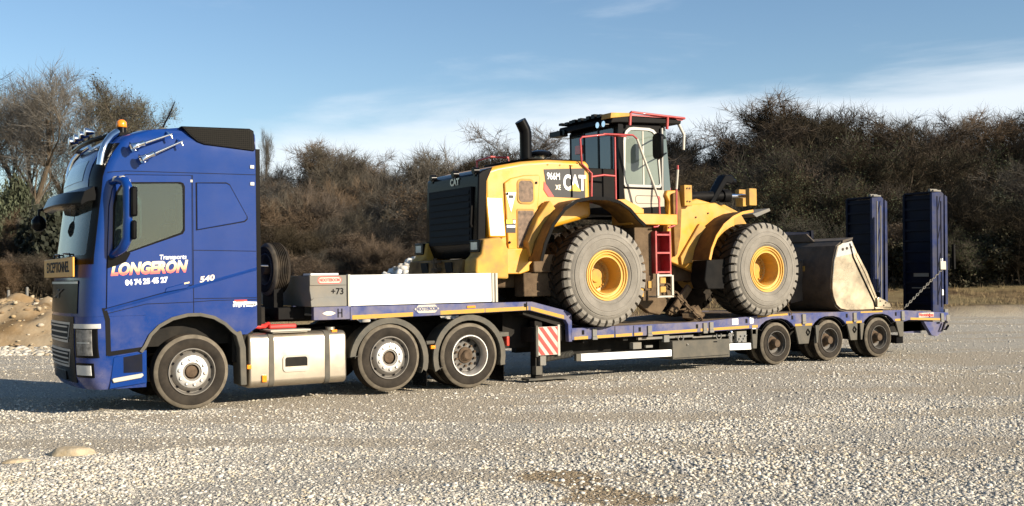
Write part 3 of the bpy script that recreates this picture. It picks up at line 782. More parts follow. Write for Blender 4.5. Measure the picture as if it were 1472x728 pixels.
mb = MB(); mb.box(.72, .88, .10, .22, 1.02, 1.08); mb.build('hose_reel', M['tape'], truck, bevel=.015)
mb = MB(); mb.tube([(.90, .35, 1.96), (1.22, .40, 1.95)], .012, 6); mb.build('grab_handle', M['chrome'], truck)
# rear mudguards, flaps and lamps
for c, r0 in ((2.9627, 0), (4.3462, 1)):
    for y0 in (-.004, 2.0):
        ang0, ang1 = (174, -22) if r0 == 0 else (200, -12)
        pts = arc(c, .50, .565, ang0, ang1, 22)
        if r0 == 0:
            pts = [(pts[0][0] - .005, .585)] + pts + [(pts[-1][0] + .035, .34)]
        else:
            pts = [(pts[0][0] - .01, .32)] + pts + [(pts[-1][0] + .005, .33)]
        mb = MB(); mb.band(pts, .085, y0, y0 + .05, -1 if False else 1); mb.band(pts, .012, y0 + .05, y0 + .50, 1)
        mb.build('mudguard', M['grey'], truck, smooth=40)
    mb = MB(); x = c + .62
    mb.box(x, x + .012, .02, .48, .07, .36); mb.build('mud_flap', M['black'], truck)
mb = MB(); mb.box(3.655, 3.735, -.01, .04, .645, .70); mb.build('marker_lamp', M['amber'], truck, bevel=.008)
mb = MB(); mb.box(5.02, 5.07, -.01, .30, .63, .78); mb.build('tail_lamp', M['redlens'], truck, bevel=.01)
mb = MB(); mb.tube([(3.6, .05, .74), (3.8, .05, .74)], .03, 8); mb.build('guard_bracket', M['grey'], truck)
mb = MB(); mb.box(4.9, 5.06, -.005, .3, .785, .85); mb.build('lamp_bracket', M['grey'], truck)
for y, far in ((0, False), (2.5, True)):
    spawn_wheel(truck, (0, y, .51), W_FRONT, far)
    spawn_wheel(truck, (2.9627, y, .548), W_FRONT, far)
    spawn_wheel(truck, (4.3462, y, .51), W_DRIVE, far)
for y in (.36, 2.14 - .32):
    e = spawn_wheel(truck, (4.3462, y, .51), [('tyre', TY_TRUCK)])
    e = spawn_wheel(truck, (2.9627, y, .548), [('tyre', TY_TRUCK)]) if False else None
# ------------------------------------------------------------------ low loader trailer
trl = thing('low_loader_trailer', 'blue three axle low loader trailer carrying the wheel loader', 'trailer', (8, 1.25, 0))
Y0, Y1 = 0.0, 2.5
def deck(x):
    pts = [(6.25, .862), (9.2, .872), (10.2, .925), (10.9, .955), (14.5, .925), (16.05, .825)]
    for a, b in zip(pts, pts[1:]):
        if x <= b[0]:
            return a[1] + (b[1] - a[1]) * (x - a[0]) / (b[0] - a[0])
    return pts[-1][1]
# gooseneck side rails and neck
def goose_profile():
    return [(2.33, 1.335), (5.52, 1.325), (6.20, 1.155), (6.30, 1.10), (6.30, .64), (6.23, .64), (6.22, .93), (6.17, 1.005), (5.47, 1.185), (2.33, 1.135)]
for a, b in ((Y0, .10), (2.40, Y1)):
    mb = MB(); mb.prism(goose_profile(), a, b); mb.build('gooseneck_rail', M['trailer_blue'], trl, bevel=.008)
mb = MB(); mb.box(2.4, 5.4, .10, 2.40, 1.19, 1.315); mb.prism([(5.4, 1.315), (6.20, 1.14), (6.25, .92), (6.12, .90), (5.4, 1.12)], .10, 2.40); mb.box(1.6, 5.2, .6, 1.9, 1.12, 1.19)
mb.build('gooseneck_deck', M['chassis'], trl)
mb = MB(); mb.box(5.25, 5.75, .5, 2.0, .55, 1.15); mb.box(5.6, 6.22, .12, 2.38, .66, .9); mb.build('neck_frame', M['chassis'], trl)
def tape(x0, z0, x1, z1, h=.05, y=-.003, parent=trl):
    mb = MB()
    mb.prism([(x0, z0), (x1, z1), (x1, z1 + h), (x0, z0 + h)], y, .004)
    return mb.build('reflective_tape', M['tape'], parent)
g0 = 2.36
for x0, x1 in ((2.36, 3.36), (3.83, 4.62), (4.635, 5.44)):
    s = (1.192 - 1.142) / (5.45 - 2.33)
    tape(x0, 1.142 + (x0 - 2.33) * s, x1, 1.142 + (x1 - 2.33) * s, .062)
tape(5.49, 1.188, 6.14, 1.024, .06)
mb = MB(); mb.box(4.30, 4.45, -.012, .0, 1.255, 1.29); mb.build('marker_lamp', M['amber'], trl)
mb = MB(); mb.box(5.36, 5.40, -.004, .0, 1.24, 1.30); mb.box(5.40, 5.42, -.004, .0, 1.19, 1.32); mb.build('panel_gap', M['ink'], trl)
# white side board with its posts
mb = MB(); mb.box(2.345, 4.76, .012, .045, 1.345, 1.80); mb.build('side_board', M['white'], trl, bevel=.004)
for x in (2.30, 4.768, 4.83):
    mb = MB(); mb.box(x, x + .042, .0, .07, 1.336, 1.81 if x < 3 else 1.80); mb.build('board_post', M['white_edge'], trl, bevel=.004)
mb = MB(); mb.box(2.345, 4.76, 2.455, 2.488, 1.345, 1.80); mb.build('side_board', M['white'], trl, bevel=.004)
# grey locker at the front of the gooseneck
mb = MB(); mb.prism([(1.74, 1.345), (1.70, 1.58), (1.70, 1.80), (2.275, 1.80), (2.275, 1.345)], .0, 2.5); bx = mb.build('locker', M['greybox'], trl, bevel=.008)
mb = MB(); mb.box(1.70, 2.27, -.014, .0, 1.655, 1.80); l1 = mb.build('locker_lid', M['greybox'], bx, bevel=.005)
mb = MB(); mb.prism([(1.72, 1.345), (1.71, 1.43), (1.76, 1.475), (2.25, 1.475), (2.27, 1.43), (2.27, 1.345)], -.014, .0); mb.build('locker_sill', M['greybox'], bx, bevel=.005)
mb = MB(); mb.box(1.72, 2.15, .0, .3, 1.802, 1.83); mb.build('locker_step', M['white'], bx, bevel=.003)
mb = MB(); mb.prism(rrect(1.82, 2.19, 1.675, 1.785, .05), -.0155, -.012); lg = mb.build('maker_badge', M['redtxt'], bx)
mb = MB(); mb.prism(rrect(1.832, 2.178, 1.687, 1.773, .04), -.0175, -.013); mb.build('badge_face', M['white_edge'], lg)
text('badge_lettering', 'NOOTEBOOM', .062, (2.005, -.0185, 1.73), M['redtxt'], lg, fat=.002, sx=.78)
text('locker_lettering', '+73', .13, (2.13, -.0035, 1.56), M['ink'], bx, fat=.002)
mb = MB(); mb.box(1.76, 2.325, .0, .09, 1.15, 1.343); fb = mb.build('front_rail', M['trailer_blue'], trl, bevel=.006)
mb = MB(); mb.prism([(1.89, 1.245), (1.93, 1.265), (1.96, 1.275), (2.03, 1.275), (2.06, 1.265), (2.10, 1.245), (2.06, 1.225), (2.03, 1.215), (1.96, 1.215), (1.93, 1.225)], -.005, .001); mb.build('rail_badge', M['alu'], fb)
mb = MB(); mb.box(2.13, 2.145, -.005, .001, 1.18, 1.31); mb.box(2.19, 2.205, -.005, .001, 1.18, 1.31); mb.box(2.145, 2.19, -.005, .001, 1.24, 1.255); mb.build('rail_slot', M['ink'], fb)
mb = MB(); mb.box(1.35, 1.76, .35, 2.2, 1.16, 1.34); mb.box(1.25, 1.7, .7, 1.9, 1.12, 1.2); mb.build('front_frame', M['black_dusty'], trl, bevel=.01)
# long hexagon maker's plate on the gooseneck rail
hexo = [(3.365, 1.265), (3.44, 1.335), (3.75, 1.335), (3.825, 1.265), (3.75, 1.195), (3.44, 1.195)]
mb = MB(); mb.prism(hexo, -.006, .001); hx = mb.build('maker_badge', M['trailer_blue'], trl)
mb = MB(); mb.prism(inset(hexo, .018), -.009, -.002); mb.build('badge_face', M['white_edge'], hx)
text('badge_lettering', 'NOOTEBOOM', .078, (3.595, -.0105, 1.265), M['trailer_blue'], hx, fat=.003, sx=.72)
# spare wheel behind the cab
sw_ = bpy.data.objects.new('spare_wheel', None); COL.objects.link(sw_); sw_.parent = trl
sw_.location = Vector((1.30, .80, 1.905)) - Vector((8, 1.25, 0)); sw_.rotation_euler = (0, R(8), R(-90) + R(6)); sw_.empty_display_size = .2
for nm, me in W_TRAIL:
    o = bpy.data.objects.new(nm, me); COL.objects.link(o); o.parent = sw_; o.scale = (1.0, 1.15, 1.0)
mb = MB(); mb.box(1.36, 1.50, .55, 1.05, 1.33, 1.62); mb.tube([(1.4, .8, 1.5), (1.4, .8, 1.95)], .05, 8); mb.build('spare_carrier', M['black_dusty'], trl)
# low deck: side beams as one welded profile with wheel cut-outs
def beam_profile():
    top = [(6.28, deck(6.28)), (9.2, deck(9.2)), (10.2, deck(10.2)), (10.9, deck(10.9)), (14.5, deck(14.5)), (16.03, deck(16.03))]
    bot = [(16.0, .60), (15.98, .655)] + [(15.9, .66), (14.75, .71), (14.45, .66)]
    for c in (13.836, 12.41, 10.985):
        bot += [(c + r[0], r[1]) for r in [(.46, .70), (.40, .76), (.28, .83), (.12, .865), (-.12, .865), (-.28, .83), (-.40, .76), (-.46, .70)]]
    bot += [(10.3, .70), (9.0, .685), (6.28, .665)]
    return top + bot
for a, b in ((Y0, .09), (2.41, Y1)):
    mb = MB(); mb.prism(beam_profile(), a, b); mb.build('deck_beam', M['trailer_blue'], trl, bevel=.006)
mb = MB()
xs = [6.29, 9.2, 10.2, 10.9, 14.5, 15.5]
mb.prism([(x, deck(x) - .03) for x in xs] + [(x, deck(x) - .12) for x in xs[::-1]], .09, 2.41); mb.build('deck_frame', M['chassis'], trl)
for k in range(9):   # deck boards along the bed
    y = .10 + k * .257
    mb = MB(); mb.prism([(x, deck(x) - .006) for x in xs] + [(x, deck(x) - .029) for x in xs[::-1]], y, y + .245); mb.build('plank', M['wood'], trl)
mb = MB()
for y in (.55, 1.78):
    mb.box(6.3, 14.6, y, y + .16, .36, .74)
for k in range(10):
    x = 6.6 + k * .85
    mb.box(x, x + .10, .12, 2.38, .60, .78)
mb.box(14.5, 15.9, .3, 2.2, .45, .68)
for c in (10.985, 12.41, 13.836):
    mb.tube([(c, .3, .39), (c, 2.2, .39)], .07, 10)
mb.build('under_frame', M['chassis'], trl)
for x0, x1 in ((6.34, 6.62), (6.70, 7.16), (7.2, 7.55), (7.6, 7.78), (7.97, 9.02), (9.10, 9.28), (9.4, 10.28), (10.36, 10.50)):
    z = lambda x: .668 + (x - 6.28) * .0115
    tape(x0, z(x0), x1, z(x1), .05)
tape(10.5, .905, 11.28, .922, .036)
for x0, x1 in ((11.47, 11.66), (11.74, 11.93), (12.88, 13.08), (13.17, 13.33), (14.32, 14.5)):
    tape(x0, .705, x1, .705, .045)
tape(14.80, .716, 15.75, .672, .045)
tape(13.3, .90, 13.95, .90, .03)
for x in (6.75, 7.93, 9.20, 9.35, 11.70, 13.12, 14.55, 15.80):
    mb = MB(); zc = deck(x) - .10
    mb.box(x - .045, x + .045, -.025, .0, zc - .06, zc + .08); mb.box(x - .05, x + .05, -.032, .0, zc - .11, zc - .06); mb.build('stake_pocket', M['greybox'], trl, bevel=.005)
for x in (6.52, 7.72, 9.02, 10.22, 11.40, 12.9, 14.35, 15.4):
    mb = MB(); zc = deck(x) - .07
    mb.box(x - .025, x + .025, -.004, .0, zc - .045, zc + .03); mb.build('lashing_slot', M['ink'], trl)
for x, z in ((9.86, .79), (10.30, .80), (10.36, .60)):
    mb = MB(); mb.box(x, x + (.15 if x < 10 else .09), -.006, .0, z, z + .11); mb.build('reflector', M['white'], trl)
mb = MB()
for x in (7.18, 7.58):
    mb.box(x, x + .012, -.003, .0, .67, .86)
mb.build('panel_gap', M['ink'], trl)
# side guard rails, grey toolbox, valve panel
mb = MB(); mb.prism([(6.50, .305), (8.45, .285), (8.45, .405), (6.50, .425)], .03, .10); gd = mb.build('side_guard', M['white'], trl, bevel=.006)
mb = MB(); mb.prism([(6.40, .31), (6.495, .305), (6.495, .425), (6.40, .43)], .03, .10); mb.build('guard_end', M['grey'], trl)
mb = MB(); mb.prism([(9.82, .325), (10.36, .315), (10.36, .435), (9.82, .445)], .03, .10); mb.build('side_guard', M['white'], trl, bevel=.006)
mb = MB(); mb.prism([(8.46, .225), (9.81, .205), (9.81, .535), (8.46, .555)], .015, .40); tb = mb.build('toolbox', M['grey'], trl, bevel=.012)
mb = MB(); mb.box(8.50, 9.77, .008, .016, .245, .252); mb.box(9.42, 9.50, .006, .016, .49, .51); mb.build('lid_seam', M['ink'], tb)
mb = MB(); mb.cyl((8.80, .012, .48), (8.80, -.006, .48), .018, n=10); mb.build('box_lock', M['chrome'], tb)
mb = MB(); mb.box(10.02, 10.26, .05, .12, .455, .66); vp = mb.build('valve_panel', M['greybox'], trl)
rs = random.Random(5)
mb = MB()
for k in range(6):
    x, z = 10.05 + .035 * k, .48 + .05 * (k % 3)
    mb.cyl((x, .05, z), (x, .02, z), .018, n=8)
mb.build('valve_knob', M['chrome'], vp)
mb = MB(); mb.tube([(9.86, .06, .46), (9.86, .06, .64)], .045, 10); mb.tube([(9.86, .06, .64), (9.88, .06, .66)], .06, 10); mb.build('air_filter', M['chrome'], trl, smooth=40)
mb = MB(); mb.box(7.75, 9.0, .08, .14, .60, .64); mb.box(8.3, 8.42, .05, .12, .54, .66); mb.box(9.0, 10.0, .1, .14, .58, .61); mb.build('pipe_run', M['greybox'], trl)
for x in (8.67, 9.57):
    mb = MB(); mb.tube([(x + .06 * math.cos(t), .04, .60 + .07 * math.sin(t)) for t in [R(a) for a in range(150, 400, 20)]], .012, 6); mb.build('lashing_ring', M['greybox'], trl, smooth=50)
mb = MB(); mb.box(7.62, 7.80, .06, .16, .45, .56); mb.build('guard_bracket', M['greybox'], trl)
mb = MB(); mb.box(7.9, 8.05, .06, .1, .46, .5); mb.build('guard_bracket', M['greybox'], trl)
# red and white striped warning panel under the neck, landing leg, coiled hose
mb = MB(); mb.box(5.66, 6.04, .05, .07, .44, .905); wb = mb.build('warning_panel', M['white_edge'], trl)
mb = MB()
def clipz(poly, x0, x1):
    out = []
    for keep, val in ((1, x0), (-1, x1)):
        out = []
        n = len(poly)
        for i in range(n):
            a, b = poly[i], poly[(i + 1) % n]
            ia, ib = keep * (a[0] - val) >= 0, keep * (b[0] - val) >= 0
            if ia: out.append(a)
            if ia != ib:
                t = (val - a[0]) / (b[0] - a[0]); out.append((val, a[1] + t * (b[1] - a[1])))
        poly = out
        if len(poly) < 3: return []
    return poly
def clipv(poly, z0, z1):
    q = clipz([(p[1], p[0]) for p in poly], z0, z1)
    return [(p[1], p[0]) for p in q]
for k in range(-3, 6):
    z = .905 + .20 * k
    p = clipv([(5.665, z), (6.035, z - .46), (6.035, z - .36), (5.665, z + .10)], .445, .90)
    if len(p) >= 3: mb.prism(p, .045, .0495)
mb.build('red_stripe', M['redtxt'], wb)
for x in (6.045, 5.615):
    mb = MB(); mb.box(x, x + .04, .045, .085, .42, .93); mb.build('panel_post', M['white_edge'] if x > 6 else M['grey'], wb)
mb = MB(); mb.box(5.66, 5.80, .15, .30, .06, 1.0); lg_ = mb.build('landing_leg', M['chassis'], trl)
mb = MB(); mb.box(5.72, 5.83, .09, .16, .27, .43); mb.build('leg_bracket', M['greybox'], lg_)
mb = MB(); mb.box(5.64, 5.76, .10, .22, .12, .26); mb.build('leg_foot', M['grey'], lg_)
mb = MB(); mb.box(5.50, 6.45, .10, .34, .03, .06); mb.build('leg_pad', M['grey'], lg_)
mb = MB()
mb.tube([(5.85 + .55 * k / 260, .16 + .045 * math.cos(k * .48), .375 + .055 * math.sin(k * .48) + .0002 * k) for k in range(260)], .007, 5)
mb.build('coiled_hose', M['grey'], trl, smooth=50)
# axle mudguards
for i, c in enumerate((10.985, 12.41, 13.836)):
    for y0 in (.01, 2.05):
        mb = MB(); mb.band([(c - .47, .68)] + arc(c, .39, .455, 145, 35, 12) + [(c + .47, .68)], .012, y0, y0 + .44); mb.build('mudguard', M['black_dusty'], trl, smooth=40)
for x0, x1, b0, b1, zb in ((10.34, 10.50, 10.37, 10.46, .33), (11.47, 11.92, 11.56, 11.82, .36), (12.02, 12.13, 12.04, 12.08, .36), (12.90, 13.20, 13.0, 13.18, .37), (13.28, 13.40, 13.29, 13.33, .37), (14.34, 14.58, 14.45, 14.57, .38)):
    mb = MB(); mb.prism([(x0, .70), (x1, .70), (b1, zb), (b0, zb)], -.006, .03); mb.build('guard_plate', M['grey'], trl, bevel=.006)
for x in (11.80, 13.10):
    mb = MB(); mb.tube([(x, -.015, .64), (x + .05, -.02, .58), (x, -.02, .52), (x - .04, -.015, .58), (x, -.015, .64)], .012, 6); mb.build('hook', M['chassis'], trl)
mb = MB(); mb.box(14.42, 14.62, .05, .40, .24, .40); mb.build('mud_flap', M['black'], trl)
for c in (10.985, 12.41, 13.836):
    for y, far in ((0, False), (.262, False), (2.5, True), (2.238, True)):
        spawn_wheel(trl, (c, y, .397), W_TRAIL if y in (0, 2.5) else W_TRAIL[:2], far)
# tail
mb = MB(); mb.prism([(15.30, .66), (16.02, .62), (16.0, .50), (15.72, .33), (15.55, .36)], .06, .14); mb.prism([(14.62, .66), (15.5, .64), (15.5, .4), (14.75, .45)], .30, 2.2); mb.build('tail_bracket', M['trailer_blue'], trl)
mb = MB(); mb.tube([(15.9, .0, .62), (15.80, -.01, .46), (15.92, -.01, .48), (16.0, -.01, .56)], .025, 8); mb.build('tail_hook', M['black'], trl)
text('tail_lettering', 'Nooteboom', .10, (15.30, -.004, .80), M['redtxt'], trl, fat=.004, sx=.9, tilt=R(-2))
mb = MB(); mb.box(15.06, 15.54, -.003, .001, .752, .845); mb.build('tail_plate', M['white_edge'], trl)
mb = MB(); mb.box(15.94, 16.06, .02, .12, .80, .90); mb.box(15.95, 16.06, -.01, .10, .64, .78); mb.build('tail_lamp', M['greybox'], trl, bevel=.01)
# folded loading ramps standing on the tail
for y0, near in ((.02, True), (1.60, False)):
    y1 = y0 + .76
    lean = .10
    def pz(x, z): return (x + lean * (z - .9) / 2.5 * .5, z)
    rp = None
    side = [pz(15.55, .86), pz(15.90, .84), pz(15.93, 3.36), pz(15.86, 3.40), pz(15.55, 3.37)]
    mb = MB(); mb.prism(side, y0, y0 + .055); rp = mb.build('loading_ramp', M['ramp_sunlit'], trl, bevel=.008)
    mb = MB(); mb.prism(side, y1 - .055, y1); mb.build('ramp_rail', M['navy'], rp, bevel=.008)
    mb = MB(); mb.prism([pz(15.60, .88), pz(15.63, .88), pz(15.63, 3.34), pz(15.60, 3.34)], y0 + .055, y1 - .055); mb.build('ramp_plate', M['navy'], rp)
    for k in range(11):
        z = 1.0 + k * .225
        mb = MB(); a, b = pz(15.565, z); mb.box(a, a + .05, y0 + .055, y1 - .055, z, z + .045); mb.build('rung', M['navy'], rp)
    mb = MB(); a, _ = pz(15.57, 3.37); mb.box(a, a + .30, y0 + .02, y1 - .02, 3.365, 3.405); mb.build('ramp_cap', M['navy'], rp, bevel=.006)
    mb = MB(); mb.tube([(a + .05, y0 + .12, 3.43), (a + .28, y0 + .12, 3.43)], .035, 8); mb.box(a + .1, a + .34, y0 + .05, y0 + .16, 3.39, 3.44); mb.build('ramp_hinge', M['greybox'], rp, smooth=40)
    mb = MB(); mb.prism([pz(16.02, 1.0), pz(16.10, 1.0), pz(16.10, 3.30), pz(16.02, 3.34)], y0 + .04, y0 + .10); mb.prism([pz(16.02, 1.0), pz(16.06, 1.0), pz(16.06, 3.3), pz(16.02, 3.3)], y0 + .10, y1); mb.build('folding_flap', M['ramp_sunlit'], rp)
    for q, z0_, z1_ in ((15.70, 1.0, 3.3), (15.82, .95, 3.2)):
        mb = MB(); a, b = pz(q, z0_); c, d_ = pz(q, z1_); mb.prism([(a, z0_), (a + .02, z0_), (c + .02, z1_), (c, z1_)], y0 - .012, y0); mb.build('ramp_rib', M['greybox'] if not near else M['navy'], rp)
    for k in range(4):
        z = 1.2 + k * .6; a, b = pz(15.72, z)
        mb = MB(); mb.prism([(a, z), (a + .02, z), (a + .11, z + .3), (a + .09, z + .3)], y0 - .008, y0); mb.build('ramp_brace', M['navy'], rp)
    mb = MB(); mb.box(15.62, 15.80, y0 + .1, y0 + .24, 1.55, 1.72); mb.box(15.585, 15.6, y0 + .1, y0 + .55, 1.35, 1.37); mb.box(15.59, 15.6, y0 + .12, y0 + .50, 1.60, 1.68); mb.build('ramp_latch', M['greybox'], rp)
    if near:
        for z in (1.20, 1.86):
            mb = MB(); mb.box(15.83, 15.90, y0 - .006, y0, z, z + .12); mb.build('reflector', M['white'], rp)
        mb = MB(); mb.box(16.12, 16.3, .1, .6, 1.75, 2.0); mb.box(16.28, 16.33, .02, .08, 1.75, 2.28); mb.build('lamp_bracket', M['black_dusty'], rp)
mb = MB(); mb.box(14.75, 15.40, 1.25, 1.75, .93, 1.27); mb.build('winch_box', M['black_dusty'], trl, bevel=.02)
mb = MB(); mb.box(12.9, 14.45, 2.38, 2.46, .95, 2.62); mb.box(14.45, 14.53, 2.34, 2.48, .95, 2.66); mb.build('headboard', M['navy'], trl, bevel=.01)

def chain(name, p0, p1, label, m, pitch=.065, sag=.0, group=None, r=.008, w=.020):
    """links of a lashing chain, each turned a quarter to the next"""
    p0, p1 = Vector(p0), Vector(p1)
    n = max(3, int((p1 - p0).length / pitch))
    t = thing(name, label, 'chain', p0, group)
    d = (p1 - p0).normalized(); a = d.orthogonal().normalized(); b = d.cross(a)
    for k in range(n):
        c = p0.lerp(p1, (k + .5) / n) - Vector((0, 0, sag * 4 * ((k + .5) / n) * (1 - (k + .5) / n)))
        e = a if k % 2 else b
        hl = pitch * .66
        mb = MB()
        pts = [c + d * (hl * math.cos(q)) + e * (w * math.sin(q)) for q in [2 * math.pi * i / 10 for i in range(11)]]
        mb.tube(pts, r, 5, cap=False)
        mb.build('link', m, t)
    return t
chain('lashing_chain', (14.66, .03, .965), (15.92, .02, 1.78), 'steel chain slanting from the trailer tail up to the near ramp', M['greybox'])
mb = MB(); mb.box(15.78, 15.96, -.02, .02, 1.74, 1.92); mb.build('chain_anchor', M['white_edge'], trl, bevel=.01)
# ------------------------------------------------------------------ wheel loader
ldr = thing('wheel_loader', 'yellow wheel loader with red handrails standing on the trailer deck', 'wheel loader', (8.7, 1.25, .88))
LR = .868
M['yellow_rim'] = mat('rim_yellow', (0.60, 0.34, 0.05), 0.45, var=0.1, vscale=5, dirt=(0.36, 0.22, 0.09), damt=0.5, dscale=5)
def loader_tyre():
    mb = MB()
    r = LR - .05
    mb.lathe([(.405, .03), (.425, -.004), (.47, -.030), (.49, -.026), (.50, -.040), (.60, -.052), (.612, -.046), (.624, -.054), (.68, -.044), (.69, -.030), (.70, -.034), (.755, -.008), (.785, .035)], n=72)
    mb.mi = 1
    mb.lathe([(.785, .035), (r, .075), (r + .006, .36), (r, .645), (.785, .69), (.60, .76), (.41, .72)], n=72)
    N = 34
    for side in (0, 1):
        for k in range(N):
            a0 = 2 * math.pi * (k + .5 * side) / N
            w = 2 * math.pi / N * (.85 if side == 0 else .72)
            sk = .16
            ring = []
            # stations from the shoulder to the middle of the tread
            for y, rb, rt, f, s in ((-.012, .745, .80, .90, 0), (.030, .76, .858, .98, 0), (.075, .79, LR, 1.0, .02), (.22, .79, LR, 1.0, .5), (.345, .79, LR - .004, .8, 1.0)):
                yy = y if side == 0 else .72 - y
                h = w * f / 2; sh = sk * s
                pts = []
                for ang, rr in ((a0 - h + sh, rb), (a0 - h * .86 + sh, rt), (a0 + h * .86 + sh, rt), (a0 + h + sh, rb)):
                    pts.append((rr * math.cos(ang), yy, rr * math.sin(ang)))
                ring.append(pts)
            n0 = len(mb.v)
            mb.mi = 1
            mb.loft(ring, loop=True)
            nf = len(ring) - 1
            # the shoulder end and first flank carry the sidewall's dust
            if side == 0:
                base = len(mb.m) - (nf * 4 + 2)
                for q in list(range(base, base + 8)) + [base + nf * 4]:
                    mb.m[q] = 0
    return mb.mesh('tyre', [M['bigtyre'], M['bigtread']], 32)
def loader_rim():
    mb = MB()
    mb.lathe([(.43, -.002), (.425, -.022), (.408, -.022), (.402, .0), (.385, .01), (.380, -.010), (.366, -.010), (.360, .012), (.335, .022), (.325, .004), (.308, .004), (.300, .03), (.292, .16), (.285, .33), (.262, .345), (.19, .35)], n=64)
    mb.lathe([(.43, -.002), (.40, .6), (.15, .6)], n=40)
    return mb.mesh('rim', M['yellow_rim'], 30)
def loader_hub():
    mb = MB()
    mb.lathe([(.235, .352), (.23, .33), (.12, .325), (.11, .29), (.0, .285)], n=40)
    for k in range(20):
        a = 2 * math.pi * k / 20
        mb.cyl((.212 * math.cos(a), .335, .212 * math.sin(a)), (.212 * math.cos(a), .30, .212 * math.sin(a)), .015, n=7)
    return mb.mesh('hub', M['yellow_dirty'], 30)
LW = [('tyre', loader_tyre()), ('rim', loader_rim()), ('hub', loader_hub())]
for c in ((6.8986, 1.722), (10.5768, 1.790)):
    spawn_wheel(ldr, (c[0], -.18, c[1] + .012), LW)
    spawn_wheel(ldr, (c[0], 2.68, c[1] + .012), LW, True)
mb = MB()
for c in ((6.8986, 1.72), (10.5768, 1.78)):
    mb.tube([(c[0], .2, c[1]), (c[0], .6, c[1]), (c[0], 1.25, c[1]), (c[0], 1.9, c[1]), (c[0], 2.3, c[1])], [.26, .20, .34, .20, .26], 16)
mb.build('axle', M['brown'], ldr, smooth=40)
# rear frame and belly
mb = MB(); mb.box(5.2, 8.3, .62, 1.88, 1.55, 2.3); mb.box(7.9, 9.2, .9, 1.6, 1.5, 2.2); mb.box(9.0, 11.2, .65, 1.85, 1.6, 2.5); mb.box(7.6, 8.6, .5, 2.0, 1.2, 1.7)
mb.build('chassis', M['brown'], ldr, bevel=.03)
mb = MB(); mb.prism([(7.85, 1.35), (8.3, 1.05), (8.55, 1.0), (8.85, 1.35), (8.6, 1.75), (8.0, 1.8)], .45, .60); mb.prism([(8.9, 1.0), (9.3, 1.45), (9.2, 1.55), (8.75, 1.08)], .42, .5); mb.build('articulation_guard', M['brown'], ldr, bevel=.02)
# engine hood
hood = [(5.05, 2.05), (4.86, 2.30), (4.86, 3.44), (4.92, 3.50), (5.12, 3.565), (5.6, 3.655), (6.1, 3.705), (6.9, 3.71), (6.98, 3.66), (7.0, 2.75), (6.2, 2.55), (5.95, 2.3), (5.75, 2.05)]
mb = MB(); mb.prism(hood, .36, 2.14); mb.build('engine_hood', M['yellow'], ldr, bevel=.07, seg=4)
mb = MB(); mb.box(5.80, 7.0, .50, 2.0, 3.712, 3.74); mb.build('hood_top', M['black_dusty'], ldr, bevel=.01)
# raised side door with mesh windows
door = [(5.28, 2.12), (5.22, 3.28), (5.34, 3.36), (5.60, 3.42), (5.90, 3.44), (5.93, 3.40), (5.88, 2.95), (5.82, 2.14)]
mb = MB(); mb.prism(door, .325, .37); hd = mb.build('hood_door', M['yellow'], ldr, bevel=.018)
for q in (rrect(5.46, 5.80, 2.94, 3.36, .09), rrect(5.45, 5.79, 2.20, 2.86, .03)):
    mb = MB(); mb.prism(q, .312, .33); f = mb.build('mesh_window', M['yellow_dirty'], hd, bevel=.004)
    mb = MB(); mb.prism(inset(q, .035), .308, .32); mb.build('mesh_insert', M['rustmesh'], f)
mb = MB(); mb.loft([[(4.88, .46, 2.38), (4.88, .262, 2.38), (4.88, .298, 2.64), (4.88, .338, 2.90), (4.90, .382, 3.15), (4.92, .432, 3.42), (4.92, .50, 3.42)], [(5.215, .46, 2.38), (5.215, .262, 2.38), (5.215, .298, 2.64), (5.215, .338, 2.90), (5.225, .382, 3.15), (5.235, .432, 3.42), (5.235, .50, 3.42)]], loop=True)
mb.build('glare_panel', M['yellow_gloss'], ldr, smooth=60, bevel=.03, seg=3)  # added panel, its slope shaped so the glossy yellow throws back sun glare
# radiator guard with slats
mb = MB(); mb.prism([(4.80, 2.06), (4.70, 2.30), (4.74, 3.42), (4.82, 3.475), (5.02, 3.535), (4.90, 3.30), (4.85, 2.06)], .34, 2.16); rg = mb.build('radiator_guard', M['black'], ldr, bevel=.02)
mb = MB(); mb.box(4.685, 4.73, .50, 2.0, 2.28, 3.22); gf = mb.build('grille_frame', M['ink'], rg, bevel=.008)
for k in range(8):
    z = 2.33 + k * .11
    mb = MB(); mb.prism([(4.672, z), (4.690, z), (4.690, z + .085), (4.684, z + .085)], .56, 1.94); mb.build('slat', M['ink'], gf)
for v in (.45, 1.15, 1.95):
    mb = MB(); mb.tube([(4.70, v, 3.47), (4.80, v, 3.475)], .055, 12); mb.box(4.72, 4.80, v - .03, v + .03, 3.38, 3.47); mb.build('rear_lamp', M['black'], rg, smooth=40)
text('rear_badge', 'CAT', .16, (4.722, 1.12, 3.33), M['alu'], rg, face='-x', fat=.006)
mb = MB(); mb.tube([(4.65, .42, 2.55), (4.63, .42, 2.6), (4.65, .42, 2.9)], .02, 6); mb.build('grille_handle', M['black_dusty'], rg)
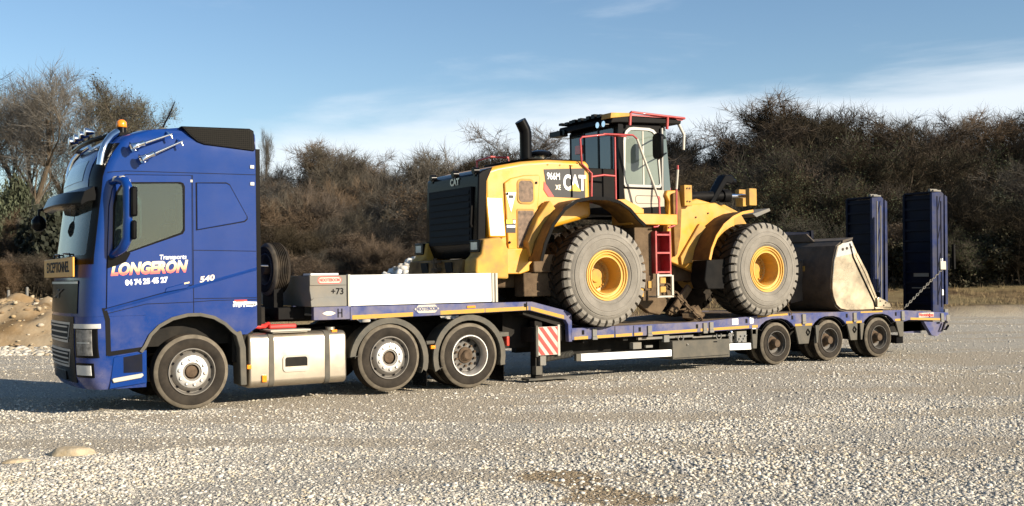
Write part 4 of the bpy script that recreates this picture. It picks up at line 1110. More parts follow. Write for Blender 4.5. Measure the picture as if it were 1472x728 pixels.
# counterweight: rear bumper, side lobes, lamps
mb = MB(); mb.prism([(4.45, 1.78), (4.50, 2.03), (5.1, 2.05), (5.1, 1.70)], .45, 2.40); cw = mb.build('counterweight', M['brown_yellow'] if 'brown_yellow' in M else M['mud_yellow'], ldr, bevel=.025)
for y0, y1 in ((.06, .46), (2.04, 2.44)):
    mb = MB(); mb.prism([(4.50, 1.80), (4.52, 2.02), (4.62, 2.10), (4.66, 2.34), (4.98, 2.38), (5.12, 2.20), (5.12, 1.70), (4.66, 1.72)], y0, y1); mb.build('counterweight_lobe', M['yellow_dirty'], cw, bevel=.035, seg=3)
    mb = MB(); mb.box(4.61, 4.70, y0 + .06, y1 - .02, 2.14, 2.34); lp = mb.build('lamp_box', M['black'], cw, bevel=.01)
    mb = MB(); mb.box(4.600, 4.612, y0 + .12, y1 - .08, 2.18, 2.30); mb.build('lamp_lens', M['lamp'], lp)
for v in (.75, 1.62):
    mb = MB(); mb.prism([(v - .02, 1.82), (v + .22, 1.82), (v + .27, 1.99), (v + .05, 1.99)], 4.452, 4.49, axis='x'); mb.build('hitch_slot', M['chassis'], cw)
mb = MB(); mb.tube([(4.40, 1.25, 1.82), (4.40, 1.25, 2.06)], .035, 8); mb.box(4.38, 4.47, 1.15, 1.35, 1.84, 1.90); mb.box(4.38, 4.47, 1.15, 1.35, 1.98, 2.03); mb.build('tow_hitch', M['brown'], cw)
mb = MB(); mb.prism([(5.13, 1.78), (5.13, 2.20), (5.70, 2.20), (5.70, 2.0), (5.62, 1.92), (5.62, 1.83), (5.45, 1.78)], .22, .60); mb.build('battery_box', M['yellow'], ldr, bevel=.015)
mb = MB(); mb.box(5.1, 5.9, .34, .40, 2.200, 2.225); mb.build('hood_gap', M['ink'], ldr)
mb = MB(); mb.box(5.72, 6.25, .25, .62, 1.80, 2.10); mb.box(5.55, 6.1, .3, .6, 1.4, 1.8); mb.build('side_tank', M['brown'], ldr, bevel=.02)
for x, z in ((5.30, 2.30), (5.27, 3.10), (5.84, 3.30), (5.80, 2.30)):
    mb = MB(); mb.cyl((x, .326, z), (x, .312, z), .022, n=10); mb.build('latch', M['black'], hd)
for x in (6.1, 6.35, 6.6, 6.85):
    mb = MB(); mb.cyl((x, .362, 3.62), (x, .350, 3.62), .014, n=8); mb.build('bolt', M['yellow_dirty'], ldr)
for y0, r1 in ((.66, 0), (.74, .1), (.82, .2)):
    mb = MB(); mb.tube([(8.2, y0, 1.9), (8.55, y0 - .12, 2.05 + r1), (8.9, y0 - .05, 2.2 + r1), (9.15, y0 + .05, 2.3 + r1)], .024, 7); mb.build('hydraulic_hose', M['black'], ldr, smooth=50)
for x, z in ((9.10, 3.30), (9.16, 3.30), (9.10, 3.06), (9.16, 3.06), (8.78, 2.70), (9.4, 2.78), (9.7, 2.86)):
    mb = MB(); mb.cyl((x, .44, z), (x, .285 if x > 9 and x < 9.3 else .40, z), .016, n=8); mb.build('bolt', M['brown'], ldr)
# decals on the hood side
lp_ = [(6.02, 3.535), (6.855, 3.585), (6.86, 3.065), (6.22, 3.075), (6.07, 3.22)]
mb = MB(); mb.prism(lp_, .352, .362); pl = mb.build('name_panel', M['decal'], ldr)
mb = MB(); mb.prism([(6.02, 3.33), (6.215, 3.078), (6.10, 3.076), (6.01, 3.19)], .350, .358); mb.build('red_flash', M['redtxt'], pl)
text('model_lettering', '966M', .165, (6.21, .350, 3.42), M['whitetxt'], pl, fat=.0015, sx=.72)
text('series_lettering', 'XE', .12, (6.30, .350, 3.235), M['alu'], pl, fat=.001, sx=.75)
text('name_lettering', 'CAT', .36, (6.64, .350, 3.315), M['whitetxt'], pl, fat=.012, sx=.66)
mb = MB(); mb.prism([(6.52, 3.185), (6.77, 3.185), (6.645, 3.33)], .3465, .3495); mb.build('yellow_triangle', mat('bright_yellow_print', (.75, .55, .01), .4), pl)
mb = MB(); mb.prism([(5.24, 3.12), (5.44, 3.13), (5.34, 2.80)], .318, .3235); tr = mb.build('warning_sticker', M['whitetxt'], ldr)
mb = MB(); mb.prism(rrect(5.29, 5.39, 3.03, 3.08, .015), .3155, .3185); mb.build('sticker_mark', M['decal'], tr)
mb = MB(); mb.box(5.235, 5.42, .317, .3235, 2.46, 2.68); stk = mb.build('notice_sticker', M['decal'], ldr)
mb = MB(); mb.box(5.24, 5.36, .314, .3175, 2.61, 2.675); mb.build('sticker_band', mat('sticker_yellow', (.7, .5, .02), .5), stk)
mb = MB(); mb.box(5.25, 5.41, .314, .3175, 2.545, 2.585); mb.box(5.375, 5.415, .314, .3175, 2.615, 2.67); mb.build('sticker_band', M['whitetxt'], stk)
# exhaust stack and air pre-cleaner
mb = MB(); mb.tube([(5.98, .85, 3.70), (5.98, .85, 4.19), (5.965, .85, 4.255), (5.92, .85, 4.335), (5.875, .85, 4.41)], [.105, .105, .105, .103, .100], 20, cap=False)
mb.tube([(5.876, .85, 4.408), (5.93, .85, 4.32)], [.094, .09], 20); ex = mb.build('exhaust_stack', M['black'], ldr, smooth=40)
mb = MB(); mb.cyl((6.40, 1.05, 3.73), (6.40, 1.05, 3.84), .10, n=18); pc = mb.build('precleaner_neck', M['alu'], ldr, smooth=40)
mb = MB(); mb.tube([(6.40, 1.05, 3.84), (6.40, 1.05, 3.87), (6.40, 1.05, 3.91), (6.40, 1.05, 3.95)], [.20, .215, .19, .06], 20); mb.build('precleaner_cap', M['black'], pc, smooth=40)
mb = MB(); mb.tube([(5.55, 1.8, 3.66), (5.55, 1.8, 3.80), (5.55, 1.3, 3.82), (5.9, 1.3, 3.82), (5.9, 1.3, 3.7)], .02, 6); mb.build('hood_rail', M['red'], ldr, smooth=50)
mb = MB(); mb.tube([(6.40, .50, 3.72), (6.56, .36, 3.62), (6.58, .345, 3.3), (6.58, .34, 3.08)], .014, 6); mb.tube([(6.52, .5, 3.72), (6.72, .36, 3.66)], .012, 6); mb.build('black_hose', M['black'], ldr, smooth=50)
# rear fenders: sheet arches reaching out over the tyres
fa = [(5.62, 1.98), (5.70, 2.25), (5.86, 2.56), (6.08, 2.81), (6.32, 2.95), (6.60, 3.00), (6.95, 3.00), (7.18, 2.95), (7.40, 2.83), (7.58, 2.66), (7.72, 2.56)]
for a, b, c in ((-.17, .38, -.19), (2.12, 2.67, 2.67)):
    mb = MB(); mb.band(fa, .035, a, b); mb.build('fender', M['mud_yellow'], ldr, smooth=40)
    mb = MB(); mb.band(fa, .055, c, c + .025); mb.build('fender_lip', M['black'], ldr, smooth=40)
mb = MB(); mb.prism([(5.60, 2.05), (5.68, 2.30), (5.86, 2.58), (6.0, 2.74), (6.12, 2.84), (6.0, 3.0), (5.75, 2.7), (5.55, 2.3)], .14, .34); mb.build('fender_brace', M['yellow_dirty'], ldr, bevel=.02)
mb = MB(); mb.prism([(7.20, 2.99), (7.45, 2.85), (7.63, 2.70), (7.75, 2.79), (8.62, 2.79), (8.62, 2.60), (7.72, 2.60), (7.72, 2.585), (7.80, 2.83), (7.62, 2.98), (7.4, 3.04)], .02, .06)
mb = MB(); mb.box(7.60, 8.63, .02, .60, 2.61, 2.80); mb.prism([(7.25, 3.03), (7.60, 2.86), (7.60, 2.80), (7.9, 2.80), (7.9, 2.88), (7.5, 3.05)], .05, .30); pf = mb.build('platform', M['yellow'], ldr, bevel=.012)
mb = MB(); mb.box(7.75, 8.15, .14, .55, 1.70, 2.60); mb.box(7.95, 8.10, .12, .2, 1.45, 1.72); mb.build('steps_housing', M['brown'], ldr, bevel=.015)
mb = MB(); mb.box(8.01, 8.10, .10, .14, 1.50, 1.62); mb.box(7.82, 7.9, .1, .14, 1.35, 1.55); mb.build('step_bolt_plate', M['yellow_dirty'], ldr)
# red ladder
mb = MB(); mb.box(8.12, 8.15, .02, .32, 1.75, 2.50); mb.box(8.44, 8.47, .02, .32, 1.72, 2.50); mb.box(8.15, 8.44, .29, .32, 1.75, 2.50); ld = mb.build('ladder', M['red'], ldr)
for z in (1.76, 2.10, 2.42):
    mb = MB(); mb.box(8.15, 8.44, .015, .28, z, z + .03); mb.build('step', M['red'], ld)
mb = MB(); mb.box(8.13, 8.17, .0, .04, 1.35, 1.75); mb.box(8.46, 8.50, .0, .04, 1.35, 1.72); mb.box(8.13, 8.50, .0, .25, 1.33, 1.36); mb.box(8.17, 8.46, .0, .04, 1.70, 1.735); mb.build('lower_step', M['white_edge'], ld)
for z in (1.58, 1.42):
    mb = MB(); mb.box(8.24, 8.36, .05, .08, z, z + .10); mb.build('step_plate', M['yellow_dirty'], ld)
# cab
CU0, CU1, CV0, CV1 = 7.72, 8.85, .50, 2.05
mb = MB()
mb.prism([(7.70, 2.83), (7.70, 4.40), (7.76, 4.46), (8.80, 4.46), (8.90, 3.4), (8.86, 2.86)], CV0 + .03, CV1 - .03)
cb = mb.build('cab', M['black_dusty'], ldr, bevel=.01)
# dark glazing on the back, pale glazing in the side door
mb = MB(); mb.box(7.688, 7.70, .62, 1.93, 3.40, 4.36); mb.build('rear_window', M['glass_dark'], cb)
for v in (1.05, 1.5):
    mb = MB(); mb.box(7.675, 7.69, v, v + .035, 3.38, 4.38); mb.build('window_bar', M['black'], cb)
mb = MB(); mb.box(7.66, 7.688, 1.55, 1.78, 4.0, 4.16); mb.build('rear_reflector', M['redlens'], cb)
mb = MB(); mb.box(7.66, 7.689, .68, .98, 3.43, 4.22); mb.build('window_pane', M['glass'], cb)
for y0, y1, yo in ((.49, .535, 0), (2.015, 2.06, 1)):
    q = [(7.80, 3.34), (7.80, 4.12), (7.815, 4.22), (7.86, 4.31), (7.94, 4.37), (8.04, 4.385), (8.40, 4.385), (8.50, 4.36), (8.57, 4.30), (8.605, 4.20), (8.66, 3.34), (8.63, 3.30), (7.83, 3.30)]
    mb = MB(); mb.ring(q, inset(q, .062), y0 - .012 if not yo else y0, y1 if not yo else y1 + .012); dd = mb.build('cab_door', M['door_alu'], cb, bevel=.006)
    mb = MB(); mb.prism(inset(q, .055), y0 + .008 if not yo else y0, y1 if not yo else y1 - .008); mb.build('door_window', M['glass_cab'], dd)
    yy = y0 - .001 if not yo else y1 + .001
    mb = MB(); mb.box(8.24, 8.27, *sorted((yy, yy + (.012 if not yo else -.012))), 3.34, 4.32); mb.box(7.86, 8.60, *sorted((yy, yy + (.012 if not yo else -.012))), 3.32, 3.35); mb.build('window_bar', M['white_edge'], dd)
    mb = MB(); mb.prism([(7.83, 2.90), (7.80, 3.27), (8.72, 3.27), (8.72, 2.86), (7.95, 2.80)], y0 - .01 if not yo else y0, y1 if not yo else y1 + .01); lo = mb.build('lower_panel', M['beige'], cb, bevel=.012)
    mb = MB(); mb.ring(rrect(8.05, 8.62, 3.01, 3.16, .05), rrect(8.06, 8.61, 3.02, 3.15, .045), y0 - .013 if not yo else y1 + .010, y0 - .009 if not yo else y1 + .013); mb.build('panel_recess', M['grey'], lo)
    mb = MB(); mb.prism([(8.00, 2.80), (8.04, 2.93), (8.70, 2.97), (8.74, 2.80)], y0 - .02 if not yo else y0, y1 if not yo else y1 + .02); mb.build('skirt', M['black_dusty'], cb)
    mb = MB(); mb.prism([(8.72, 3.28), (8.72, 4.36), (8.78, 4.36), (8.90, 3.0), (8.84, 2.88)], y0, y1); mb.build('front_window', M['glass'], cb)
    mb = MB(); mb.tube([(8.69, (y0 + y1) / 2, 2.9), (8.70, (y0 + y1) / 2 - .01, 4.40)], .028, 8); mb.build('pillar', M['door_alu'], cb, smooth=50)
mb = MB(); mb.box(7.70, 7.80, .49, .53, 2.86, 4.42); mb.build('rear_pillar', M['black'], cb)
mb = MB(); mb.box(7.60, 7.69, .70, 1.0, 2.92, 3.16); mb.build('cab_box', M['white_edge'], cb, bevel=.01)
mb = MB(); mb.box(7.05, 7.69, .55, 1.95, 2.80, 3.62); mb.build('cab_rear_housing', M['black_dusty'], ldr, bevel=.02)
# roof with lamps
mb = MB(); mb.prism([(7.50, 4.42), (7.55, 4.53), (7.80, 4.585), (8.95, 4.60), (9.12, 4.55), (9.10, 4.49), (7.7, 4.44)], .44, 2.12); rf = mb.build('roof', M['black_dusty'], ldr, bevel=.015)
mb = MB(); mb.prism([(7.48, 4.50), (7.50, 4.60), (7.92, 4.62), (7.92, 4.56)], .42, .70); mb.build('roof_corner', M['yellow_dirty'], rf, bevel=.01)
for k, v in enumerate((.62, .80, 1.9, 2.08)):
    mb = MB(); mb.tube([(7.47, v, 4.42), (7.56, v, 4.42)], [.055, .045], 12); mb.build('work_lamp', M['chrome'] if k < 2 else M['black'], rf, smooth=40)
mb = MB(); rs = random.Random(9)
for k in range(9):
    v = .75 + k * .15
    mb.box(7.50 + rs.uniform(-.03, .03), 7.75, v, v + .10, 4.56, 4.58 + rs.uniform(.02, .06))
mb.box(7.44, 7.62, 1.95, 2.30, 4.36, 4.46)
mb.build('roof_fittings', M['black'], rf)
mb = MB(); mb.tube([(7.92, .45, 4.60), (7.94, .42, 4.635), (9.18, .42, 4.60)], .022, 8); mb.tube([(9.18, .42, 4.60), (9.18, 2.1, 4.60)], .022, 8); mb.box(7.92, 9.15, .44, .50, 4.56, 4.603)
mb.tube([(7.93, .43, 4.62), (7.92, .44, 4.40)], .028, 8); mb.tube([(8.78, .43, 4.6), (8.78, .45, 4.38)], .028, 8); mb.box(8.0, 9.16, .5, 2.1, 4.602, 4.612)
mb.build('roof_rail', M['red'], rf, smooth=50)
# handrails
mb = MB(); r_ = .018
mb.tube([(6.98, .34, 2.98), (6.99, .33, 3.50), (6.78, .33, 3.66), (6.76, .33, 4.08), (6.80, .33, 4.12), (7.30, .33, 4.19), (7.75, .33, 4.18)], r_, 8)
mb.tube([(7.50, .33, 2.98), (7.50, .33, 4.20)], r_, 8)
mb.tube([(6.98, .33, 3.44), (7.25, .33, 3.48), (7.50, .33, 3.47)], r_, 8)
mb.tube([(7.25, .33, 4.195), (7.80, .20, 4.19), (7.86, .16, 4.12)], r_, 8)
mb.build('handrail', M['red'], ldr, smooth=50)
mb = MB(); mb.tube([(7.86, .16, 4.12), (8.22, .06, 3.12)], .022, 8); hr = mb.build('handrail', M['white_edge'], ldr, smooth=50)
mb = MB(); mb.tube([(8.22, .06, 3.12), (8.24, .05, 3.05), (8.25, .05, 2.66), (8.20, .05, 2.58), (8.10, .05, 2.57)], r_, 8)
mb.tube([(8.64, .05, 3.25), (8.63, .05, 2.70), (8.58, .05, 2.60), (8.44, .05, 2.56)], r_, 8); mb.tube([(8.68, .05, 3.68), (8.68, .05, 3.60)], r_, 8)
mb.build('handrail', M['red'], hr, smooth=50)
mb = MB(); mb.tube([(8.68, .05, 3.60), (8.64, .05, 3.25)], .022, 8); mb.build('handrail', M['white_edge'], hr, smooth=50)
# mirrors
mb = MB(); mb.tube([(8.78, .50, 4.22), (8.55, .30, 4.25), (8.40, .18, 4.20)], .016, 6); mb.tube([(8.8, .5, 3.95), (8.55, .22, 3.90), (8.30, .12, 3.78)], .014, 6); mr = mb.build('mirror_arm', M['black'], ldr, smooth=50)
mb = MB(); mb.prism([(v, z) for v, z in rrect(-.02, .22, 3.78, 4.24, .09)], 8.24, 8.32, axis='x'); mb.build('mirror', M['black'], mr, bevel=.02)
mb = MB(); mb.tube([(9.10, .5, 4.5), (9.18, .45, 4.3), (9.16, .45, 4.02)], .028, 8); mb.build('wiper_motor', M['white_edge'], ldr, smooth=50)
# front frame tower, front fenders, lift arms, tilt linkage
tw = [(8.66, 2.0), (8.72, 2.55), (8.78, 3.05), (8.70, 3.18), (8.74, 3.26), (9.18, 3.28), (9.24, 3.20), (9.24, 3.02), (9.9, 3.06), (10.35, 2.88), (10.4, 2.3), (9.4, 1.75)]
for a, b in ((.42, .55), (1.95, 2.08)):
    mb = MB(); mb.prism(tw, a, b); mb.build('front_frame', M['yellow'], ldr, bevel=.02)
mb = MB(); mb.box(8.76, 9.20, .55, 1.95, 2.3, 3.05); mb.build('front_bulkhead', M['mud_yellow'], ldr)
mb = MB(); mb.prism([(8.84, 2.05), (8.82, 3.20), (8.96, 3.24), (9.02, 2.9), (8.98, 2.4), (8.9, 2.1)], .36, .425); mb.build('frame_rib', M['mud_yellow'], ldr, bevel=.01)
mb = MB(); mb.box(9.04, 9.22, .30, .42, 2.98, 3.36); mb.build('pin_boss', M['yellow_dirty'], ldr, bevel=.006)
mb = MB(); mb.box(8.70, 8.98, .6, .9, 3.27, 3.33); mb.build('lock_bar', M['red'], ldr, bevel=.01)
ff = [(9.28, 1.98), (9.34, 2.18), (9.46, 2.40), (9.64, 2.60), (9.86, 2.74), (10.08, 2.82), (10.34, 2.86)]
for a, b, c in ((-.10, .46, -.115), (2.04, 2.60, 2.60)):
    mb = MB(); mb.band(ff, .03, a, b); fn = mb.build('front_fender', M['mud_fender'], ldr, smooth=40)
    mb = MB(); mb.band(ff, .05, c, c + .018, 1); mb.build('fender_edge', M['yellow'], ldr, smooth=40)
mb = MB(); mb.prism([(9.28, 1.98), (9.22, 1.62), (9.30, 1.45), (9.70, 1.45), (9.72, 2.0)], .0, .40); mb.build('fender_skirt', M['black_dusty'], ldr, bevel=.02)
mb = MB(); mb.prism([(8.98, 2.05), (9.0, 1.90), (9.26, 1.95), (9.36, 2.26), (9.60, 2.60), (9.45, 2.66)], .36, .418); mb.build('fender_bracket', M['yellow_dirty'], ldr, bevel=.01)
for v in (.62, 1.72):
    mb = MB(); mb.prism([(10.0, 2.92), (10.3, 3.05), (10.7, 2.9), (11.5, 1.9), (12.05, 1.30), (11.95, 1.15), (11.6, 1.4), (10.9, 2.2), (10.1, 2.7)], v, v + .14); mb.build('lift_arm', M['yellow_dirty'], ldr, bevel=.02)
mb = MB(); mb.prism([(10.28, 2.95), (10.40, 2.95), (10.86, 3.52), (10.98, 3.50), (11.08, 3.58), (11.0, 3.68), (10.82, 3.68), (10.74, 3.58)], 1.14, 1.36); tl = mb.build('tilt_lever', M['black'], ldr, bevel=.02)
mb = MB(); mb.tube([(10.80, 1.25, 3.60), (11.16, 1.25, 3.55)], [.09, .06], 12); mb.build('lever_pin', M['black'], tl, smooth=40)
mb = MB(); mb.tube([(9.9, 1.25, 3.22), (10.95, 1.25, 3.27)], .10, 16); mb.tube([(10.8, 1.25, 3.265), (10.97, 1.25, 3.27)], .13, 16); cy = mb.build('tilt_cylinder', M['black_dusty'], ldr, smooth=40)
mb = MB(); mb.tube([(10.97, 1.25, 3.27), (11.42, 1.25, 3.28)], .042, 12); mb.build('cylinder_rod', M['chrome'], cy, smooth=40)
mb = MB(); mb.prism(rrect(11.36, 11.56, 3.08, 3.42, .02), 1.05, 1.16); mb.build('rod_lug', M['yellow_dirty'], ldr, bevel=.006)
mb = MB(); mb.prism(rrect(11.36, 11.56, 3.08, 3.42, .02), 1.34, 1.45); mb.build('rod_lug', M['yellow_dirty'], ldr, bevel=.006)
mb = MB(); mb.prism([(11.30, 2.90), (11.75, 3.02), (11.78, 2.97), (11.4, 2.84)], .9, 1.5); mb.build('cross_plate', M['greybox'], ldr)
mb = MB(); mb.prism([(9.22, 3.02), (9.6, 3.14), (10.3, 3.0), (10.3, 2.88), (9.22, 2.9)], .60, .75); mb.build('boom_root', M['yellow'], ldr, bevel=.02)

# ------------------------------------------------------------------ bucket standing on the deck behind the loader
bk = thing('loader_bucket', 'detached loader bucket of worn steel resting on the rear of the trailer deck', 'loader bucket', (13.4, 1.5, .95))
B0, B1 = .16, 2.84
side = [(13.14, 2.32), (13.02, 2.31), (12.86, 2.24), (12.76, 1.95), (12.71, 1.62), (12.69, 1.40), (12.72, 1.24), (12.80, 1.08), (12.92, .995), (13.10, .962), (13.5, .955), (14.25, .958), (14.28, 1.0), (13.98, 1.22), (13.68, 1.75), (13.42, 2.12), (13.28, 2.36)]
back = [(13.06, 2.34), (12.87, 2.235), (12.77, 1.95), (12.72, 1.62), (12.70, 1.40), (12.73, 1.235), (12.81, 1.075), (12.93, .99), (13.10, .958), (14.20, .958)]
for a in (B0, B1 - .035):
    mb = MB(); mb.prism(side, a, a + .035); mb.build('side_plate', M['bucketside'], bk, bevel=.008)
mb = MB(); mb.band(back, .028, B0 + .036, B1 - .036, -1); mb.build('bucket_shell', M['bucketback'], bk, smooth=40)
mb = MB(); mb.prism([(13.9, .958), (14.38, .952), (14.38, .975), (13.9, 1.0)], B0 - .03, B1 + .03); mb.build('cutting_edge', M['bucketside'], bk, bevel=.004)
for a in (B0 - .05, B1 - .02):
    mb = MB(); mb.prism([(13.93, 1.0), (13.95, 1.20), (14.02, 1.20), (14.32, 1.07), (14.36, .98)], a, a + .07); cg = mb.build('corner_guard', M['bucketside'], bk, bevel=.01)
    mb = MB()
    for q in ((14.02, 1.12), (14.12, 1.03), (14.18, 1.08)):
        mb.cyl((q[0], a + .0, q[1]), (q[0], a - .012, q[1]), .016, n=8)
    mb.build('bolt', M['bucketback'], cg)
mb = MB(); mb.prism([(.9, 2.36), (2.1, 2.36), (1.9, 2.52), (1.1, 2.52)], 12.98, 13.02, axis='x'); mb.build('spill_guard', M['bucketback'], bk)
mb = MB(); mb.prism([(13.0, 2.30), (13.30, 2.38), (13.31, 2.42), (13.02, 2.36)], B0, B1); mb.build('top_lip', M['bucketback'], bk)
mb = MB(); mb.prism([(13.02, 2.30), (12.88, 2.23), (12.80, 2.02), (13.36, 2.10), (13.27, 2.34)], B0 - .006, B0 - .001); up = mb.build('upper_plate', M['silver'], bk)
for x, z in ((13.0, 2.18), (13.12, 2.20), (13.24, 2.22)):
    mb = MB(); mb.cyl((x, B0, z), (x, B0 - .02, z), .028, n=10); mb.build('bolt', M['bucketback'], up)
mb = MB(); mb.prism([(13.42, 2.10), (13.68, 1.74), (13.96, 1.22), (13.93, 1.18), (13.62, 1.72), (13.38, 2.06)], B0 - .012, B0 - .002); mb.build('edge_strip', M['bucketside'], bk)
mb = MB(); mb.box(12.70, 12.715, .9, 1.02, 1.75, 1.86); mb.build('shell_sticker', M['tape'], bk)
for v in (.95, 1.95):
    mb = MB(); mb.prism([(12.35, 1.1), (12.3, 1.5), (12.45, 1.9), (12.72, 2.0), (12.70, 1.15)], v, v + .06); mb.build('coupling_ear', M['bucketback'], bk, bevel=.01)
mb = MB(); strip(mb, [(13.20, 2.30), (13.30, 2.02), (13.62, 1.52), (13.88, 1.12), (13.93, .965)], .016, B0 - .022, B0 - .004)
o = mb.build('lashing_strap', M['ink'], None); prop(o, 'black lashing strap running down over the side of the bucket', 'strap')
chain('lashing_chain', (11.34, -.03, .93), (11.40, .35, 1.62), 'short chain hanging behind the front tyre of the loader', M['brown'], pitch=.08)
chain('lashing_chain', (9.25, .15, .90), (8.62, .35, 1.55), 'dirty chain stretched under the loader belly beside the red ladder', M['brown'], pitch=.10, r=.02, w=.04)
mb = MB(); rs = random.Random(4)
for k in range(9):
    c = Vector((9.1 + rs.uniform(-.25, .3), .5 + rs.uniform(-.2, .3), .93 + rs.uniform(0, .12)))
    mb.tube([c, c + Vector((rs.uniform(.1, .3), rs.uniform(-.1, .1), rs.uniform(-.03, .08))), c + Vector((rs.uniform(.3, .5), 0, -.02))], [.05, .09, .03], 6)
o = mb.build('mud_clods', M['brown'], None); prop(o, 'lumps of brown mud fallen on the deck under the loader', 'mud', kind='stuff')
# ------------------------------------------------------------------ ground
FW = Vector((math.sin(YAW), math.cos(YAW), 0)); RT = Vector((math.cos(YAW), -math.sin(YAW), 0))
def site(d, l):     # metres into the site and to the right, from where the photographer stands
    p = Vector((CAM.x, CAM.y, 0)) + FW * d + RT * l
    return p.x, p.y
def sm(a, b, x):
    t = max(0.0, min(1.0, (x - a) / (b - a))); return t * t * (3 - 2 * t)
def ground_z(x, y):
    d = (x - CAM.x) * FW.x + (y - CAM.y) * FW.y
    l = (x - CAM.x) * RT.x + (y - CAM.y) * RT.y
    n = mnoise.noise(Vector((x * .25, y * .25, 0)))
    off = sm(1.6, 4, abs(y - 1.25)) if -4 < x < 18 else 1
    z = (.010 + .016 * off) * mnoise.noise(Vector((l * .55, d * 1.3, 3))) + .024 * mnoise.noise(Vector((x * .3, y * .3, 7))) * off + .014 * off * mnoise.noise(Vector((l * 1.6, d * 2.6, 5))) * sm(20, 12, d)
    e = 40 + n * .5
    z += .42 * sm(e - .25, e + .35, d) + 1.05 * sm(41, 52, d) + .10 * n * sm(40, 44, d)
    z += 4.5 * sm(50, 84, d) + .5 * mnoise.noise(Vector((x * .08, y * .08, 1))) * sm(44, 60, d)
    return z - .01
def sand_mask(x, y):     # sandy fines along the wheel tracks
    d = (x - CAM.x) * FW.x + (y - CAM.y) * FW.y; l = (x - CAM.x) * RT.x + (y - CAM.y) * RT.y
    v = mnoise.fractal(Vector((l * .16 + 4.0, d * .75 + .06 * l, 2.0)), .9, 2.0, 6)
    return sm(-.05, .35, v + .10 * sm(9, 12, d) * sm(24, 14, d))
def mud_mask(x, y):
    d = (x - CAM.x) * FW.x + (y - CAM.y) * FW.y; l = (x - CAM.x) * RT.x + (y - CAM.y) * RT.y
    v = mnoise.fractal(Vector((l * .9 - 7.0, d * 1.6, 9.0)), .9, 2.0, 6)
    e = .85 * math.exp(-((l - .45) / .45) ** 2 - ((d - 9.7) / .5) ** 2) + .85 * math.exp(-((l - .9) / .75) ** 2 - ((d - 8.7) / .45) ** 2)
    return sm(.45, .85, v * .55 + e)
ds = [-80, -40, -20, -8, -2] + list(np.arange(2, 7, .5)) + list(np.arange(7, 16, .16)) + list(np.arange(16, 30, .4)) + list(np.arange(30, 39, .5)) + list(np.arange(39, 41.6, .12)) + list(np.arange(41.6, 60, .8)) + [62, 65, 69, 74, 80, 88, 100, 130, 200, 400, 900]
ls = [-900, -400, -200, -110, -70, -50, -40] + list(np.arange(-32, -8, .6)) + list(np.arange(-8, 8, .2)) + list(np.arange(8, 40, .6)) + [42, 46, 52, 60, 80, 120, 200, 400, 900]
mb = MB(); vs = []
for d in ds:
    for l in ls:
        x, y = site(d, l); vs.append((x, y, ground_z(x, y)))
n = len(ls)
mb.add(vs, [(i * n + j, i * n + j + 1, (i + 1) * n + j + 1, (i + 1) * n + j) for i in range(len(ds) - 1) for j in range(n - 1)])
